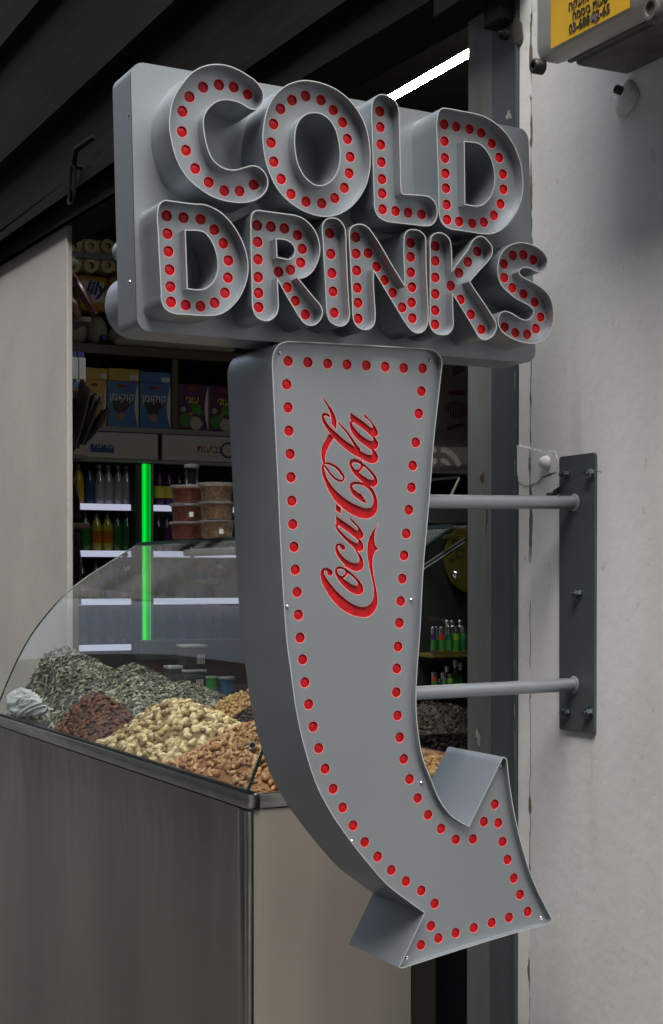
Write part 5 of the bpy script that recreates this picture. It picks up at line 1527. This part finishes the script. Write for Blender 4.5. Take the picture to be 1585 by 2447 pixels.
# chrome-rimmed dome cover and rails above
dc = thing('dome_cover', 'dome cover with pale curved bands and chrome rims, just above the upper bar', 'dome cover', loc=on(1045,1160,1,YG+.12)); bpy.context.view_layer.update()
yd = YG+.12
BAND = plain('pale_band', (0.34,0.32,0.28), .35)
def arcband(cx_, cy_, r0, r1, a0, a1, y, m, name):
    mb = MB(); n = 18; vs = []
    for k in range(n+1):
        a = radians(a0+(a1-a0)*k/n)
        for r_ in (r0, r1):
            p = on(cx_+r_*cos(a), cy_-r_*sin(a), 1, y); vs += [p, p+Vector((0,.006,0))]
    fs = []
    for k in range(n):
        b = 4*k
        fs += [(b,b+2,b+6,b+4),(b+1,b+5,b+7,b+3),(b,b+4,b+5,b+1),(b+2,b+3,b+7,b+6)]
    place(mb.add(vs, fs).build(name, m, dc, smooth=30))
arcband(1050, 1122, 42, 54, 8, 82, yd, BAND, 'curved_band')
arcband(1050, 1122, 42, 54, 98, 176, yd, BAND, 'curved_band')
arcband(1052, 1122, 18, 28, 18, 80, yd+.002, BAND, 'curved_band')
arcband(1052, 1122, 18, 28, 110, 172, yd+.002, BAND, 'curved_band')
place(MB().hexa([on(1010,1132,1,yd),on(1118,1122,1,yd),on(1118,1122,1,yd)+Vector((0,.02,0)),on(1010,1132,1,yd)+Vector((0,.02,0)),
                 on(1010,1119,1,yd),on(1118,1108,1,yd),on(1118,1108,1,yd)+Vector((0,.02,0)),on(1010,1119,1,yd)+Vector((0,.02,0))]).build('chrome_rim', mat('dull_chrome', (0.42,0.39,0.34), .3, .9, var=.3, scale=30), dc))
place(MB().hexa([on(1010,1151,1,yd),on(1098,1143,1,yd),on(1098,1143,1,yd)+Vector((0,.02,0)),on(1010,1151,1,yd)+Vector((0,.02,0)),
                 on(1010,1145,1,yd),on(1098,1137,1,yd),on(1098,1137,1,yd)+Vector((0,.02,0)),on(1010,1145,1,yd)+Vector((0,.02,0))]).build('lower_rim', bpy.data.materials['dull_chrome'], dc))
place(MB().tube([on(1098,1142,1,yd), on(1090,1160,1,yd), on(1078,1185,1,yd)], .0035, 8).build('wire_handle', BAND, dc, smooth=50))
place(MB().box((on(1005,1200,1,yd).x, yd, on(1050,1250,1,yd).z), (on(1125,1200,1,yd).x, yd+.02, on(1050,1205,1,yd).z), .004).build('base_box', plain('base_dark', (0.03,0.03,0.03), .4), dc))
# hanging printed bag
YH = 4.3
hb = thing('printed_bag', 'dull cream hanging bag with brown bars and a striped heart, seen between arrow and post', 'bag', loc=on(1075,950,1,YH)); bpy.context.view_layer.update()
BEI = mat('cream_film', (0.20,0.175,0.145), .35, 0, var=.3, scale=7, bump=1, bscale=10, dist=.02)
a = on(1030, 1062, 1, YH); b = on(1150, 780, 1, YH)
place(MB().box((a.x, YH, a.z), (b.x, YH+.06, b.z), .02).build('bag_film', BEI, hb, smooth=50))
BRN = plain('brown_print', (0.11,0.022,0.018), .5)
for q in (((1081,896),(1110,880),10),((1073,938),(1112,938),12),((1068,1026),(1110,1012),10),((1083,885),(1112,868),8)):
    p1, p2 = on(*q[0], 1, YH-.002), on(*q[1], 1, YH-.002); h_ = q[2]*4.9/3740/2
    place(MB().add([p1+Vector((0,0,-h_)), p2+Vector((0,0,-h_)), p2+Vector((0,0,h_)), p1+Vector((0,0,h_))], [(0,1,2,3)]).build('printed_bar', BRN, hb))
mb = MB()
for k in range(9):        # striped heart lying on its side
    u = k/8; x = 1066+u*48
    hh = 20*sin(pi*min(1, .15+u*.62))*(1 if u < .7 else 1-.8*(u-.7))
    for s in (0,):
        p1 = on(x-1.6, 975+hh+u*10, 1, YH-.002); p2 = on(x+1.6, 975+hh+u*10, 1, YH-.002); p3 = on(x+1.6, 975-hh+u*4, 1, YH-.002); p4 = on(x-1.6, 975-hh+u*4, 1, YH-.002)
        mb.add([p1, p2, p3, p4], [(0,1,2,3)])
place(mb.build('striped_heart', BRN, hb))
# low dark unit seen below the arrow, between the counter and the post
lu = thing('low_cabinet', 'dark low cabinet side seen between the counter end and the grey post, below the arrow', 'cabinet', loc=(2.0, 3.6, 0)); bpy.context.view_layer.update()
place(MB().box((1.93, 3.36, -.145), (2.9, 3.38, .97), .003).build('side_panel', plain('dark_navy_panel', (0.012,0.014,0.018), .4), lu))
place(MB().box((1.852, 3.30, -.145), (1.925, 3.32, .97), .003).build('side_panel', plain('brown_grey_panel', (0.05,0.046,0.038), .5), lu))
